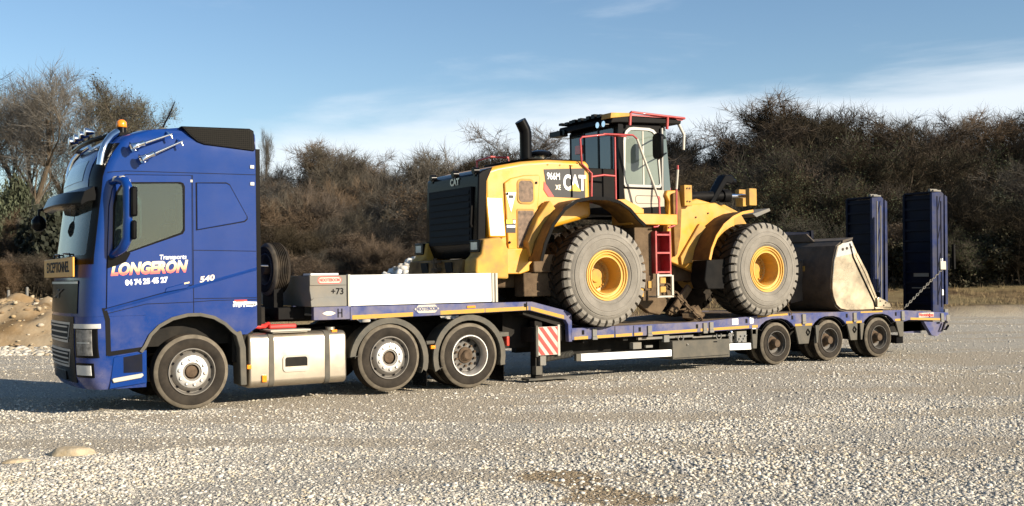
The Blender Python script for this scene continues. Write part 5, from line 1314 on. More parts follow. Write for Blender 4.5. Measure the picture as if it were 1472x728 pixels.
def ground_mat():
    m = bpy.data.materials.new('gravel_ground'); m.use_nodes = True
    nt = m.node_tree; L = nt.links; b = nt.nodes['Principled BSDF']; b.inputs['Roughness'].default_value = .95; b.inputs['Specular IOR Level'].default_value = .15
    N = nt.nodes.new
    g = N('ShaderNodeNewGeometry')
    def noise(scale, det=6, rough=.6, vec=None):
        q = N('ShaderNodeTexNoise'); q.inputs['Scale'].default_value = scale; q.inputs['Detail'].default_value = det; q.inputs['Roughness'].default_value = rough
        L.new(vec or g.outputs['Position'], q.inputs['Vector']); return q.outputs[0]
    def ramp(x, a, b2, c0=0.0, c1=1.0):
        q = N('ShaderNodeMapRange'); q.interpolation_type = 'SMOOTHSTEP'; L.new(x, q.inputs[0])
        for i, v in enumerate((a, b2, c0, c1)): q.inputs[i + 1].default_value = v
        return q.outputs[0]
    def mix(f, c0, c1, mode='MIX'):
        q = N('ShaderNodeMixRGB'); q.blend_type = mode
        if isinstance(f, float): q.inputs[0].default_value = f
        else: L.new(f, q.inputs[0])
        for i, c in ((1, c0), (2, c1)):
            if isinstance(c, tuple): q.inputs[i].default_value = (*c, 1)
            else: L.new(c, q.inputs[i])
        return q.outputs[0]
    vor = N('ShaderNodeTexVoronoi'); vor.inputs['Scale'].default_value = 30; L.new(g.outputs['Position'], vor.inputs['Vector'])
    sp = N('ShaderNodeSeparateColor'); L.new(vor.outputs['Color'], sp.inputs[0])
    vor2 = N('ShaderNodeTexVoronoi'); vor2.inputs['Scale'].default_value = 75; L.new(g.outputs['Position'], vor2.inputs['Vector'])
    sp2 = N('ShaderNodeSeparateColor'); L.new(vor2.outputs['Color'], sp2.inputs[0])
    stone = mix(sp.outputs[0], (.31, .292, .25), (.55, .52, .45))
    stone2 = mix(sp2.outputs[1], (.31, .29, .245), (.55, .515, .44))
    st = mix(.45, stone, stone2)
    # streaks of sandy fines, drawn out along the wheel tracks
    mpn = N('ShaderNodeMapping'); mpn.inputs['Rotation'].default_value = (0, 0, R(-8)); mpn.inputs['Scale'].default_value = (.22, .75, 1); L.new(g.outputs['Position'], mpn.inputs[0])
    a1 = N('ShaderNodeAttribute'); a1.attribute_name = 'sand'; a2 = N('ShaderNodeAttribute'); a2.attribute_name = 'mud'
    def wob(x, amt):
        q = N('ShaderNodeMath'); q.operation = 'MULTIPLY_ADD'; L.new(noise(5, 7, .7), q.inputs[0]); q.inputs[1].default_value = amt; L.new(x, q.inputs[2]); return q.outputs[0]
    f1 = ramp(wob(a1.outputs['Fac'], .7), .45, 1.0, 0.0, .72)
    sand = mix(.5, mix(noise(9, 6, .7), (.36, .295, .20), (.51, .43, .31)), mix(sp2.outputs[2], (.27, .225, .16), (.55, .475, .355)))
    c = mix(f1, st, sand)
    c = mix(.35, c, mix(sp2.outputs[0], (.30, .27, .22), (.48, .44, .37)))
    # brown mud patches
    f2 = ramp(wob(a2.outputs['Fac'], 1.1), .72, 1.15, 0.0, .8)
    c = mix(f2, c, mix(.5, mix(noise(14, 5), (.22, .15, .075), (.36, .26, .14)), mix(sp2.outputs[2], (.16, .115, .06), (.42, .33, .21))))
    # the field and bank beyond the yard are bare earth and dead grass
    dist = N('ShaderNodeVectorMath'); dist.operation = 'DOT_PRODUCT'; L.new(g.outputs['Position'], dist.inputs[0]); dist.inputs[1].default_value = tuple(FW)
    off = (Vector((CAM.x, CAM.y, 0))).dot(FW)
    f3 = ramp(dist.outputs['Value'], 39.4 + off, 40.4 + off)
    soil = mix(ramp(noise(1.1, 8, .65), .38, .62), (.085, .055, .030), (.23, .165, .085))
    soil = mix(ramp(noise(.35, 5), .45, .6), soil, (.21, .165, .085))
    c = mix(f3, c, soil)
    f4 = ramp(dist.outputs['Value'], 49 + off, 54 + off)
    c = mix(f4, c, (.030, .024, .014))  # hill under the thicket, the shade of its depths put into the colour
    L.new(c, b.inputs['Base Color'])
    h = N('ShaderNodeMath'); h.operation = 'MULTIPLY_ADD'; L.new(vor.outputs['Distance'], h.inputs[0]); h.inputs[1].default_value = -1.2
    h2 = N('ShaderNodeMath'); h2.operation = 'MULTIPLY_ADD'; L.new(vor2.outputs['Distance'], h2.inputs[0]); h2.inputs[1].default_value = -.5; L.new(noise(6, 8, .7), h2.inputs[2])
    L.new(h2.outputs[0], h.inputs[2])
    bp = N('ShaderNodeBump'); bp.inputs['Strength'].default_value = 1.0; bp.inputs['Distance'].default_value = .035; L.new(h.outputs[0], bp.inputs['Height']); L.new(bp.outputs[0], b.inputs['Normal'])
    return m
GM = ground_mat()
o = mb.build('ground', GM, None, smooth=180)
for nm, fn in (('sand', sand_mask), ('mud', mud_mask)):
    at = o.data.attributes.new(nm, 'FLOAT', 'POINT'); at.data.foreach_set('value', [fn(v.co.x, v.co.y) for v in o.data.vertices])
o = o; prop(o, 'pale gravel yard running out to a low earth bank', kind='structure')

# loose stones, real geometry, colour carried by each stone
def stones(name, label, n, place, size, seed, pal, parent=None, kind='stuff', flat=.52):
    rg_ = np.random.default_rng(seed)
    t = (1 + 5 ** .5) / 2
    iv = np.array([(-1, t, 0), (1, t, 0), (-1, -t, 0), (1, -t, 0), (0, -1, t), (0, 1, t), (0, -1, -t), (0, 1, -t), (t, 0, -1), (t, 0, 1), (-t, 0, -1), (-t, 0, 1)], float)
    iv /= np.linalg.norm(iv[0])
    fc = np.array([(0, 11, 5), (0, 5, 1), (0, 1, 7), (0, 7, 10), (0, 10, 11), (1, 5, 9), (5, 11, 4), (11, 10, 2), (10, 7, 6), (7, 1, 8), (3, 9, 4), (3, 4, 2), (3, 2, 6), (3, 6, 8), (3, 8, 9), (4, 9, 5), (2, 4, 11), (6, 2, 10), (8, 6, 7), (9, 8, 1)])
    P = place(rg_, n); n = len(P)
    s = size(rg_, P)
    V = iv[None] * (1 + rg_.uniform(-.28, .28, (n, 12, 1)))
    V = V * np.stack([rg_.uniform(.7, 1.3, n), rg_.uniform(.7, 1.2, n), rg_.uniform(flat - .2, flat + .2, n)], 1)[:, None, :]
    a = rg_.uniform(0, 6.28, n); ca, sa = np.cos(a)[:, None], np.sin(a)[:, None]
    tl = rg_.uniform(-.5, .5, n)[:, None]
    X = V[..., 0] * ca - V[..., 1] * sa; Y = V[..., 0] * sa + V[..., 1] * ca; Z = V[..., 2] + X * tl * .5
    V = np.stack([X, Y, Z], -1) * s[:, None, None] + P[:, None, :]
    me = bpy.data.meshes.new(name)
    nv, nf = n * 12, n * 20
    me.vertices.add(nv); me.vertices.foreach_set('co', V.reshape(-1))
    F = (fc[None] + (np.arange(n) * 12)[:, None, None]).reshape(-1)
    me.loops.add(nf * 3); me.loops.foreach_set('vertex_index', F.astype(np.int32))
    me.polygons.add(nf); me.polygons.foreach_set('loop_start', np.arange(0, nf * 3, 3, dtype=np.int32)); me.polygons.foreach_set('loop_total', np.full(nf, 3, dtype=np.int32))
    me.update(calc_edges=True)
    pal = np.array(pal); ci = rg_.integers(0, len(pal), n)
    col = pal[ci] * rg_.uniform(.82, 1.15, (n, 1))
    at = me.color_attributes.new('stone_colour', 'FLOAT_COLOR', 'POINT')
    at.data.foreach_set('color', np.repeat(np.concatenate([col, np.ones((n, 1))], 1), 12, 0).reshape(-1))
    me.materials.append(STONE)
    o = bpy.data.objects.new(name, me); COL.objects.link(o)
    return prop(o, label, kind=kind)
def stone_mat():
    m = mat('stone_surface', (.4, .38, .33), .92, spec=.2)
    nt = m.node_tree; b = nt.nodes['Principled BSDF']
    a = nt.nodes.new('ShaderNodeAttribute'); a.attribute_name = 'stone_colour'
    t = nt.nodes.new('ShaderNodeTexCoord'); q = nt.nodes.new('ShaderNodeTexNoise'); q.inputs['Scale'].default_value = 40; nt.links.new(t.outputs['Object'], q.inputs['Vector'])
    r = nt.nodes.new('ShaderNodeMapRange'); r.inputs[3].default_value = .8; r.inputs[4].default_value = 1.2; nt.links.new(q.outputs[0], r.inputs[0])
    x = nt.nodes.new('ShaderNodeMixRGB'); x.blend_type = 'MULTIPLY'; x.inputs[0].default_value = 1; nt.links.new(a.outputs['Color'], x.inputs[1]); nt.links.new(r.outputs[0], x.inputs[2])
    nt.links.new(x.outputs[0], b.inputs['Base Color'])
    return m
STONE = stone_mat()
PALE = [(.47, .445, .385), (.51, .485, .425), (.41, .385, .335), (.49, .44, .35), (.31, .295, .27), (.54, .515, .455), (.38, .36, .31), (.46, .395, .29)]
def coarse(x, y):   # patches where the larger stones gather
    return mnoise.fractal(Vector((x * .22 + 3.1, y * .5 - 1.7, 0)), 1.0, 2.0, 4)
def place_yard(dmin, dmax, thr, bias):
    def f(rg_, n):
        out = []
        while len(out) < n:
            d = dmin * (dmax / dmin) ** rg_.random() if bias else rg_.uniform(dmin, dmax)
            l = rg_.uniform(-.52, .52) * d
            x, y = site(d, l)
            c = coarse(x, y)
            if rg_.random() > (.35 + 1.6 * max(0, c + thr)) * (1 - .62 * sand_mask(x, y)) * (1 - .85 * mud_mask(x, y)):
                continue
            out.append((x, y, ground_z(x, y) if -1.5 < 0 else 0))
        return np.array(out)
    return f
stones('gravel', 'loose pale gravel stones lying thick over the near yard', 78000, place_yard(7.2, 15, .12, True), lambda r, P: .0065 + .018 * r.random(len(P)) ** 4, 11, PALE)
stones('gravel', 'loose gravel stones spread over the yard around the lorry', 44000, place_yard(14, 38, .12, True), lambda r, P: .009 + .022 * r.random(len(P)) ** 3.6, 12, PALE)

def place_coarse(rg_, n):
    out = []
    while len(out) < n:
        d = 8 * (17 / 8) ** rg_.random(); l = rg_.uniform(-.5, .5) * d; x, y = site(d, l)
        e = .9 * math.exp(-((l - 2.0) / 1.6) ** 2 - ((d - 10.2) / 1.1) ** 2) + max(0, coarse(x, y) - .05) * .9
        if rg_.random() < e * (1 - .7 * sand_mask(x, y)): out.append((x, y, ground_z(x, y) + .004))
    return np.array(out)
stones('coarse_stones', 'larger pale stones gathered in patches on the near yard', 5200, place_coarse, lambda r, P: .013 + .017 * r.random(len(P)) ** 2, 14, PALE + [(.56, .53, .45), (.22, .215, .205)])

def boulder(name, label, x, y, sx, sy, sz, rot, seed, m):
    import bmesh
    bm = bmesh.new(); bmesh.ops.create_icosphere(bm, subdivisions=4, radius=1)
    for v in bm.verts:
        k = 1 + .14 * mnoise.noise(v.co * 1.6 + Vector((seed, 0, 0))) + .03 * mnoise.noise(v.co * 6 + Vector((0, seed, 0)))
        v.co = Vector((v.co.x * sx * k, v.co.y * sy * k, v.co.z * sz * k))
    me = bpy.data.meshes.new(name); bm.to_mesh(me); bm.free(); me.materials.append(m)
    me.polygons.foreach_set('use_smooth', [True] * len(me.polygons))
    o = bpy.data.objects.new(name, me); COL.objects.link(o); o.location = (x, y, ground_z(x, y) + sz * .05); o.rotation_euler = (0, 0, rot)
    return prop(o, label, 'stone')
BM_ = mat('smooth_tan_stone', (.36, .285, .18), .9, var=.25, vscale=9, spec=.15, dirt=(.42, .38, .30), damt=.5, dscale=12, bump=.5, bscale=22)
boulder('boulder', 'smooth tan boulder half sunk in the gravel in front of the cab', -2.05, -2.93, .24, .15, .085, -YAW, 2, BM_)
boulder('boulder', 'flat pale stone lying left of the smooth tan boulder', -2.62, -3.25, .13, .08, .03, -.2, 5, BM_)

# ------------------------------------------------------------------ earth mound and rubble heap
def heap(name, label, d0, l0, rd, rl, h, res, seed, m, kind='structure', rough=.25):
    mb = MB(); vs = []
    nd, nl = res
    for i in range(nd + 1):
        for j in range(nl + 1):
            a, b = -1 + 2 * i / nd, -1 + 2 * j / nl
            x, y = site(d0 + a * rd, l0 + b * rl)
            e = max(0, 1 - abs(a) ** 2.4) * max(0, 1 - abs(b) ** 3)
            k = 1 + rough * mnoise.fractal(Vector((x * .6 + seed, y * .6, 0)), 1.0, 2.0, 5) + .12 * mnoise.noise(Vector((x * 2.2, y * 2.2, seed)))
            vs.append((x, y, ground_z(x, y) - .05 + h * e ** .75 * k))
    n = nl + 1
    mb.add(vs, [(i * n + j, i * n + j + 1, (i + 1) * n + j + 1, (i + 1) * n + j) for i in range(nd) for j in range(nl)])
    o = mb.build(name, m, None, smooth=180)
    return prop(o, label, kind=kind), vs
EARTH = mat('tan_earth', (.20, .135, .070), .95, var=.35, vscale=1.2, dirt=(.36, .30, .21), damt=.75, dscale=.8, bump=.9, bscale=9, spec=.1)
RUB = mat('pale_rubble', (.34, .32, .28), .95, var=.3, vscale=3, bump=.9, bscale=8, spec=.1)
_, hv = heap('earth_mound', 'bank of tan dug earth and stones beyond the cab', 33.0, -17.2, 3.2, 6.3, 1.22, (60, 120), 3, EARTH, rough=.38)
_, rv = heap('rubble_heap', 'heap of pale broken rock behind the trailer', 30.5, -1.9, 3.2, 2.9, 2.05, (30, 30), 8, RUB)
def place_on(vs, near):
    V = np.array(vs)
    def f(rg_, n):
        i = rg_.integers(0, len(V), n * 2); P = V[i] + np.stack([rg_.uniform(-.12, .12, n * 2), rg_.uniform(-.12, .12, n * 2), np.zeros(n * 2)], 1)
        keep = P[:, 2] > near
        return P[keep][:n]
    return f
stones('mound_stones', 'stones scattered on the tan earth bank', 1500, place_on(hv, .05), lambda r, P: .02 + .09 * r.random(len(P)) ** 4, 21, [(.34, .28, .19), (.42, .37, .29), (.24, .17, .10), (.28, .21, .12)])
stones('rubble_stones', 'pale broken rocks lying on the rubble heap', 2600, place_on(rv, .1), lambda r, P: .05 + .14 * r.random(len(P)) ** 2, 22, [(.50, .49, .46), (.42, .41, .38), (.58, .57, .54), (.34, .32, .29)], flat=.75)
def place_strip(rg_, n):
    out = []
    for _ in range(n):
        d = rg_.uniform(26.5, 30.3); l = rg_.uniform(-.50, -.36) * d
        x, y = site(d, l); out.append((x, y, ground_z(x, y)))
    return np.array(out)
stones('pale_rocks', 'pale rocks along the foot of the earth bank', 1800, place_strip, lambda r, P: .03 + .10 * r.random(len(P)) ** 2.4, 23, [(.40, .375, .32), (.46, .43, .37), (.33, .29, .22), (.28, .23, .16)])

# fence posts beyond the mound
for k, (d, l) in enumerate(((39.0, -17.25), (40.5, -18.6), (42, -16.0))):
    x, y = site(d, l); z = ground_z(x, y)
    mb = MB(); h = (1.55, 1.05, 1.2)[k]
    mb.tube([(x, y, z - .2), (x + .02, y, z + h * .5), (x + .03, y, z + h)], [.06, .055, .05], 8)
    mb.tube([(x + .03, y, z + h), (x + .03, y, z + h + .02)], [.05, .02], 8)
    o = mb.build('fence_post', M['greybox'], None, smooth=50)
    prop(o, ('tall grey post standing behind the earth bank', 'short grey post left of the tall post behind the bank', 'grey post close to the cab behind the bank')[k], 'post', 'posts behind the earth bank')

# ------------------------------------------------------------------ bare trees and thicket
BARK = mat('bark', (.10, .078, .055), .95, var=.3, vscale=3, spec=.1)
TWIG_BROWN = mat('brown_twigs', (.098, .072, .050), .95, var=.35, vscale=.7, spec=.05)
TWIG_GREY = mat('grey_twigs', (.110, .096, .075), .95, var=.3, vscale=.7, spec=.05)
TWIG_DARK = mat('dark_twigs', (.060, .049, .034), .95, var=.35, vscale=.7, spec=.05)
LEAF_OLIVE = mat('olive_leaves', (.080, .072, .030), .8, var=.4, vscale=1.5, spec=.2)
LEAF_GREEN = mat('dark_green_leaves', (.040, .050, .020), .75, var=.45, vscale=1.5, spec=.25)
LEAF_BROWN = mat('dead_leaves', (.095, .065, .038), .9, var=.4, vscale=1.5, spec=.1)
for m_ in (TWIG_BROWN, TWIG_GREY, TWIG_DARK, LEAF_OLIVE, LEAF_GREEN, LEAF_BROWN):     # every plant its own tone
    nt_ = m_.node_tree; b_ = nt_.nodes['Principled BSDF']; src = b_.inputs['Base Color'].links[0].from_socket
    oi = nt_.nodes.new('ShaderNodeObjectInfo'); mr_ = nt_.nodes.new('ShaderNodeMapRange'); mr_.inputs[3].default_value = .5; mr_.inputs[4].default_value = 1.3
    hs = nt_.nodes.new('ShaderNodeHueSaturation'); nt_.links.new(oi.outputs['Random'], mr_.inputs[0]); nt_.links.new(mr_.outputs[0], hs.inputs['Value']); nt_.links.new(src, hs.inputs['Color'])
    m2_ = nt_.nodes.new('ShaderNodeMath'); m2_.operation = 'FRACT'; m3_ = nt_.nodes.new('ShaderNodeMath'); m3_.operation = 'MULTIPLY'; m3_.inputs[1].default_value = 7.31
    nt_.links.new(oi.outputs['Random'], m3_.inputs[0]); nt_.links.new(m3_.outputs[0], m2_.inputs[0])
    mr2 = nt_.nodes.new('ShaderNodeMapRange'); mr2.inputs[3].default_value = .6; mr2.inputs[4].default_value = 1.15; nt_.links.new(m2_.outputs[0], mr2.inputs[0]); nt_.links.new(mr2.outputs[0], hs.inputs['Saturation'])
    nt_.links.new(hs.outputs[0], b_.inputs['Base Color'])
def grow(seed, height, stems, spread, levels, kids, twig_len, twig_r, leaf=0, leaf_size=.05, lean=.35, trunk_r=.10, up=.25, bare=.35):
    rs = random.Random(seed)
    tr, cr, lf = MB(), MB(), MB()
    def seg(mb, p, q, r0, r1, n):
        d = (q - p).normalized(); a = d.orthogonal().normalized(); b = d.cross(a)
        i = len(mb.v)
        if r1 <= .003:
            mb.v += [tuple(p + (a * math.cos(t) + b * math.sin(t)) * r0) for t in (0, 2.09, 4.19)] + [tuple(q)]
            mb.f += [[i, i + 1, i + 3], [i + 1, i + 2, i + 3], [i + 2, i, i + 3]]
            return
        for c, r in ((p, r0), (q, r1)):
            mb.v += [tuple(c + (a * math.cos(2 * math.pi * k / n) + b * math.sin(2 * math.pi * k / n)) * r) for k in range(n)]
        mb.f += [[i + k, i + (k + 1) % n, i + n + (k + 1) % n, i + n + k] for k in range(n)]
    def rnd():
        return Vector((rs.gauss(0, 1), rs.gauss(0, 1), rs.gauss(0, 1)))
    def branch(p, d, L, r, lev):
        steps = 4 if lev < 2 else (3 if lev < levels else 2)
        for i in range(steps):
            d = (d + rnd() * (.14 if lev == 0 else .22) + Vector((0, 0, up * .22))).normalized()
            q = p + d * (L / steps)
            r1 = r * (.82 if lev < levels else .6)
            if lev >= levels and i == steps - 1:
                seg(cr, p, q, r, 0, 3)
            else:
                seg(tr if lev <= 1 else cr, p, q, r, r1, 7 if lev == 0 else (5 if lev == 1 else 3))
            t = (i + 1) / steps
            if lev < levels and (lev > 0 or t > bare):
                for _ in range(kids[lev] if i < steps - 1 else kids[lev] + 1):
                    s = p.lerp(q, rs.random())
                    side = (rnd() - d * rnd().dot(d))
                    nd = (d * rs.uniform(.45, .9) + side.normalized() * rs.uniform(.5, 1.0) + Vector((0, 0, up * rs.random()))).normalized()
                    f = (L * rs.uniform(.38, .62) * (1.15 - .4 * t)) if lev + 1 < levels else twig_len * rs.uniform(.6, 1.4)
                    branch(s, nd, f, max(twig_r, r1 * .5) if lev + 1 < levels else twig_r, lev + 1)
            if lev >= levels - 1 and leaf:
                for _ in range(leaf):
                    c = p.lerp(q, rs.random()) + rnd() * .035
                    a = rnd().normalized() * leaf_size * rs.uniform(.6, 1.3); b = a.cross(rnd()).normalized() * leaf_size * rs.uniform(.4, .9)
                    k = len(lf.v); lf.v += [tuple(c - a), tuple(c + b), tuple(c + a), tuple(c - b)]; lf.f.append([k, k + 1, k + 2, k + 3])
            p, r = q, r1
    for s in range(stems):
        a = rs.uniform(0, 6.28); rr = spread * rs.random() ** .5 if stems > 1 else 0
        b = Vector((math.cos(a) * rr, math.sin(a) * rr, -.15))
        d = Vector((math.cos(a) * lean * rs.random(), math.sin(a) * lean * rs.random(), 1)).normalized()
        branch(b, d, height * rs.uniform(.45, .62), trunk_r * rs.uniform(.6, 1.1), 0)
    return tr, cr, lf
def raw(mb, name, m):
    me = bpy.data.meshes.new(name); me.from_pydata(mb.v, [], mb.f); me.materials.append(m); me.update(); return me
def proto(seed, twig, leafm=None, **k):
    tr, cr, lf = grow(seed, **k)
    top = max(v[2] for v in cr.v)
    return {'trunk': raw(tr, 'trunk', BARK), 'crown': raw(cr, 'crown', twig), 'leaves': raw(lf, 'leaves', leafm) if leafm and lf.v else None, 'h': top}
P_TALL = [proto(31, TWIG_GREY, height=13, stems=1, spread=0, levels=4, kids=[2, 2, 2, 2], twig_len=.75, twig_r=.0065, trunk_r=.20, up=.45, bare=.2),
          proto(32, TWIG_GREY, LEAF_OLIVE, height=13, stems=1, spread=0, levels=4, kids=[2, 2, 2, 2], twig_len=.7, twig_r=.0065, trunk_r=.20, up=.40, leaf=1, leaf_size=.045, bare=.2),
          proto(33, TWIG_DARK, height=9, stems=2, spread=.5, levels=4, kids=[2, 2, 2, 2], twig_len=.6, twig_r=.008, trunk_r=.13, up=.2, bare=.15),
          proto(34, TWIG_GREY, height=8, stems=3, spread=.6, levels=4, kids=[2, 1, 2, 2], twig_len=.6, twig_r=.007, trunk_r=.11, up=.4, bare=.15),
          proto(35, TWIG_BROWN, height=8, stems=2, spread=.5, levels=4, kids=[2, 2, 2, 2], twig_len=.55, twig_r=.007, trunk_r=.11, up=.12, lean=.5, bare=.1)]
P_BUSH = [proto(41 + i, tw, lm, height=h, stems=st, spread=1.3, levels=3, kids=[3, 2, 4], twig_len=.60, twig_r=.0075, trunk_r=.05, up=.38, lean=.45, leaf=lf, leaf_size=.035, bare=.02)
          for i, (tw, lm, h, st, lf) in enumerate(((TWIG_BROWN, LEAF_BROWN, 6, 9, 1), (TWIG_BROWN, None, 6, 10, 0), (TWIG_DARK, LEAF_GREEN, 6, 9, 1), (TWIG_DARK, None, 6, 9, 0), (TWIG_GREY, None, 6, 9, 0)))]
P_GREEN = [proto(61, TWIG_DARK, LEAF_GREEN, height=3, stems=9, spread=1.3, levels=3, kids=[3, 3, 3], twig_len=.35, twig_r=.009, trunk_r=.04, up=.2, lean=.8, leaf=3, leaf_size=.075, bare=0),
           proto(62, TWIG_BROWN, LEAF_OLIVE, height=3, stems=9, spread=1.4, levels=3, kids=[3, 3, 3], twig_len=.35, twig_r=.009, trunk_r=.04, up=.2, lean=.8, leaf=2, leaf_size=.065, bare=0)]
rs = random.Random(77)
def plant(pr, name, d, px, hgt, label, group, cat='tree', wide=1.0):
    l = (px - 736) / FPX * d
    x, y = site(d, l)
    z = ground_z(x, y)
    e = bpy.data.objects.new(name, None); COL.objects.link(e); e.location = (x, y, z); e.empty_display_size = .5
    s = hgt / pr['h']; e.scale = (s * wide, s * wide, s); e.rotation_euler = (0, 0, rs.uniform(0, 6.28))
    prop(e, label, cat, group)
    for k in ('trunk', 'crown', 'leaves'):
        if pr[k]:
            o = bpy.data.objects.new(k, pr[k]); COL.objects.link(o); o.parent = e
    return e
def horizon(px):
    return 395 + (736 - px) * .0148
SKYL = [(-120, 110), (0, 100), (60, 95), (100, 140), (150, 108), (200, 135), (240, 168), (300, 215), (370, 215), (400, 222), (450, 205), (500, 200), (560, 208), (600, 205), (650, 195), (700, 186), (740, 195), (800, 205), (880, 205), (960, 190), (1000, 165), (1050, 172), (1100, 158), (1150, 138), (1200, 136), (1250, 150), (1300, 156), (1380, 165), (1420, 180), (1472, 150), (1600, 150)]
def skyline(px):
    for a, b in zip(SKYL, SKYL[1:]):
        if a[0] <= px <= b[0]:
            return a[1] + (b[1] - a[1]) * (px - a[0]) / (b[0] - a[0])
    return 170
def height_for(px, ytop, d):
    l = (px - 736) / FPX * d
    x, y = site(d, l)
    return max(1.2, CAM.z + (horizon(px) - ytop) * d / FPX - ground_z(x, y))
ZONES = ((40, 'at the left edge'), (200, 'beyond the cab front'), (330, 'beyond the cab roof'), (420, 'just behind the cab'), (500, 'behind the grey locker'), (570, 'behind the white board'), (640, 'behind the radiator grille'), (710, 'behind the engine hood'), (790, 'behind the exhaust stack'), (960, 'behind the loader cab'), (1030, 'behind the red front handrail'),
         (1110, 'behind the front loader wheel'), (1200, 'behind the bucket'), (1290, 'between the two ramps'), (1370, 'behind the near ramp'), (1430, 'right of the ramps'), (9999, 'at the right edge'))
def zone(px):
    return next(n for lim, n in ZONES if px < lim)
# back row, reaching the skyline
px = -110
while px < 1620:
    d = rs.uniform(60, 68)
    if 330 < px:
        top = skyline(px) + rs.uniform(-8, 20)
        k = rs.random()
        if k < (.80 if px > 940 else .55):
            q = rs.choice([2, 3, 4, 2] if px > 940 else [3, 4, 4])
            plant(P_TALL[q], 'bare_tree', d, px, height_for(px, top - 8, d), ('dark many-branched', 'slender grey', 'spreading brown')[q - 2] + ' bare tree on the skyline ' + zone(px), 'bare trees along the skyline', wide=(1.25, 1.1, 1.35)[q - 2])
            plant(P_BUSH[rs.choice([1, 3])], 'bare_shrub', d - 1.5, px + 9, height_for(px, top + 42, d), 'bare shrub below the skyline trees ' + zone(px), 'shrubs of the thicket', 'shrub', wide=1.3)
        else:
            q = rs.choice([4, 1, 3, 4, 1] if px < 940 else [1, 3, 4, 3, 3])
            plant(P_BUSH[q], 'bare_shrub', d, px, height_for(px, top, d), ('brown', 'brown', 'dark green flecked', 'dark brown', 'grey')[q] + ' bare shrub at the top of the thicket ' + zone(px), 'shrubs of the thicket', 'shrub', wide=1.15)
    else:
        plant(P_BUSH[rs.choice([0, 1, 4])], 'bare_shrub', d, px, height_for(px, 290 + rs.uniform(-15, 25), d), 'brown bare shrub at the top of the thicket ' + zone(px), 'shrubs of the thicket', 'shrub', wide=1.15)
    px += rs.uniform(20, 32)
# middle and front rows
for d0, gap, drop in ((56, 34, 45), (52, 34, 95), (48.5, 34, 140)):
    px = -120
    while px < 1620:
        d = d0 + rs.uniform(-1.6, 1.6)
        top = (skyline(px) if px > 330 else 262) + drop + rs.uniform(-22, 22)
        if px > 900: top += 6
        q = rs.choice([0, 1, 3, 0, 1, 4] if px < 760 else ([0, 3, 2, 3, 1] if px < 1000 else [2, 3, 2, 3, 0]))
        nm = ('brown', 'brown', 'dark green flecked', 'dark brown', 'grey')[q]
        row = 'in the middle of' if d0 > 51 else 'at the front of'
        if d0 < 50 and px > 980 and rs.random() < .5:
            plant(P_GREEN[rs.randint(0, 1)], 'leafy_bush', d, px, height_for(px, 335 + rs.uniform(-15, 22), d), 'leafy green bush at the foot of the thicket ' + zone(px), 'leafy bushes at the foot of the thicket', 'bush', wide=1.15)
        elif d0 < 50:
            plant(P_BUSH[q], 'bare_shrub', d, px, height_for(px, min(top, 355), d), nm + ' bare shrub at the front of the thicket ' + zone(px), 'shrubs of the thicket', 'shrub', wide=1.3)
        else:
            plant(P_BUSH[q], 'bare_shrub', d, px, height_for(px, top, d), nm + ' bare shrub ' + row + ' the thicket ' + zone(px), 'shrubs of the thicket', 'shrub', wide=1.2)
        px += rs.uniform(gap * .75, gap * 1.25)
# the tall trees on the left and the slender ones on the skyline
for p, px, d, y, lab, wd in ((P_TALL[0], 36, 60, 92, 'tall bare grey tree near the left edge with a broad crown', 1.35), (P_TALL[1], 150, 62, 104, 'tall tree with thin olive leaves beyond the cab roof', .85), (P_TALL[0], 88, 66, 128, 'bare grey tree between the two tall trees beyond the cab', 1.3),
                         (P_TALL[0], -12, 63, 112, 'bare grey tree cut by the left edge', 1.3), (P_TALL[1], 184, 66, 142, 'olive leaved tree right of the tallest leafy tree', .75), (P_TALL[0], 226, 68, 180, 'smaller bare tree behind the cab aerial', .9),
                         (P_TALL[1], 118, 68, 122, 'olive leaved tree behind the roof lamps of the cab', .85), (P_TALL[0], 62, 70, 108, 'second bare grey tree near the left edge standing further back', 1.3), (P_TALL[0], 178, 69, 118, 'bare tree behind the amber beacon', 1.2), (P_TALL[0], 15, 71, 104, 'bare grey tree at the left edge standing furthest back', 1.3)):
    plant(p, 'tall_tree', d, px, 1.05 * height_for(px, y, d), lab, 'tall trees beyond the cab', wide=wd)
plant(P_TALL[0], 'slender_tree', 72, 386, height_for(386, 176, 72), 'slender bare tree rising just behind the cab', None, wide=.45)
plant(P_GREEN[0], 'evergreen_bush', 60, 20, height_for(20, 246, 60), 'dark green evergreen bush under the tall tree at the left edge', None, 'bush', wide=.38)
plant(P_GREEN[0], 'evergreen_bush', 53, 130, height_for(130, 262, 53), 'dark green evergreen bush beside the windscreen', None, 'bush', wide=.8)
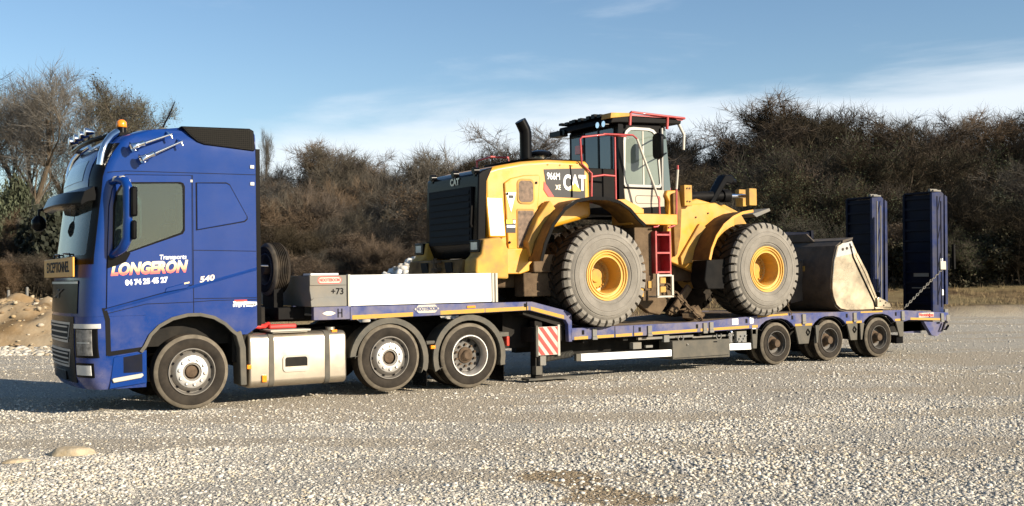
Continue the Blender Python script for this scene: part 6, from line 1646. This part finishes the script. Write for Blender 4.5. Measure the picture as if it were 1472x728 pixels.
# undergrowth: tangled stems and dead leaves filling the foot of the thicket
def undergrowth():
    rs2 = random.Random(8); mb = MB()
    for k in range(26000):
        d = 46.5 + 20 * rs2.random(); px = rs2.uniform(-150, 1650); l = (px - 736) / FPX * d
        x, y = site(d, l); z = ground_z(x, y)
        h = rs2.uniform(.2, 2.2) * (.5 if d < 49 else 1)
        a = Vector((x, y, z - .1)); b = a + Vector((rs2.gauss(0, .35), rs2.gauss(0, .35), 1)).normalized() * h
        w = Vector((rs2.gauss(0, 1), rs2.gauss(0, 1), 0)).normalized() * rs2.uniform(.012, .03)
        i = len(mb.v); mb.v += [tuple(a - w), tuple(a + w), tuple(b)]; mb.f.append([i, i + 1, i + 2])
        for _ in range(3):
            c = a.lerp(b, rs2.uniform(.3, 1)) + Vector((rs2.gauss(0, .12), rs2.gauss(0, .12), 0)); s = rs2.uniform(.04, .09)
            q = Vector((rs2.gauss(0, 1), rs2.gauss(0, 1), rs2.gauss(0, 1))).normalized() * s; t = q.orthogonal().normalized() * s * .7
            i = len(mb.v); mb.v += [tuple(c - q), tuple(c + t), tuple(c + q), tuple(c - t)]; mb.f.append([i, i + 1, i + 2, i + 3])
    o = bpy.data.objects.new('undergrowth', raw(mb, 'undergrowth', TWIG_DARK)); COL.objects.link(o)
    prop(o, 'tangled dark undergrowth and brambles at the foot of the thicket', kind='stuff')
undergrowth()
# tufts of dead grass on the field beyond the yard
def tufts():
    rs2 = random.Random(12); mb = MB()
    for k in range(5000):
        d = 40.2 + 9 * rs2.random() ** 1.2; l = rs2.uniform(-.55, .55) * d
        x, y = site(d, l)
        if mnoise.noise(Vector((x * .3, y * .3, 5))) < -.1: continue
        z = ground_z(x, y)
        for _ in range(4):
            a = Vector((x + rs2.gauss(0, .06), y + rs2.gauss(0, .06), z - .02)); b = a + Vector((rs2.gauss(0, .5), rs2.gauss(0, .5), 1)).normalized() * rs2.uniform(.06, .28)
            w = Vector((rs2.gauss(0, 1), rs2.gauss(0, 1), 0)).normalized() * .012
            i = len(mb.v); mb.v += [tuple(a - w), tuple(a + w), tuple(b)]; mb.f.append([i, i + 1, i + 2])
    o = bpy.data.objects.new('dead_grass', raw(mb, 'dead_grass', mat('straw_grass', (.22, .165, .08), .9, var=.3, vscale=.8))); COL.objects.link(o)
    prop(o, 'dry straw coloured grass on the field beyond the yard', kind='stuff')
tufts()
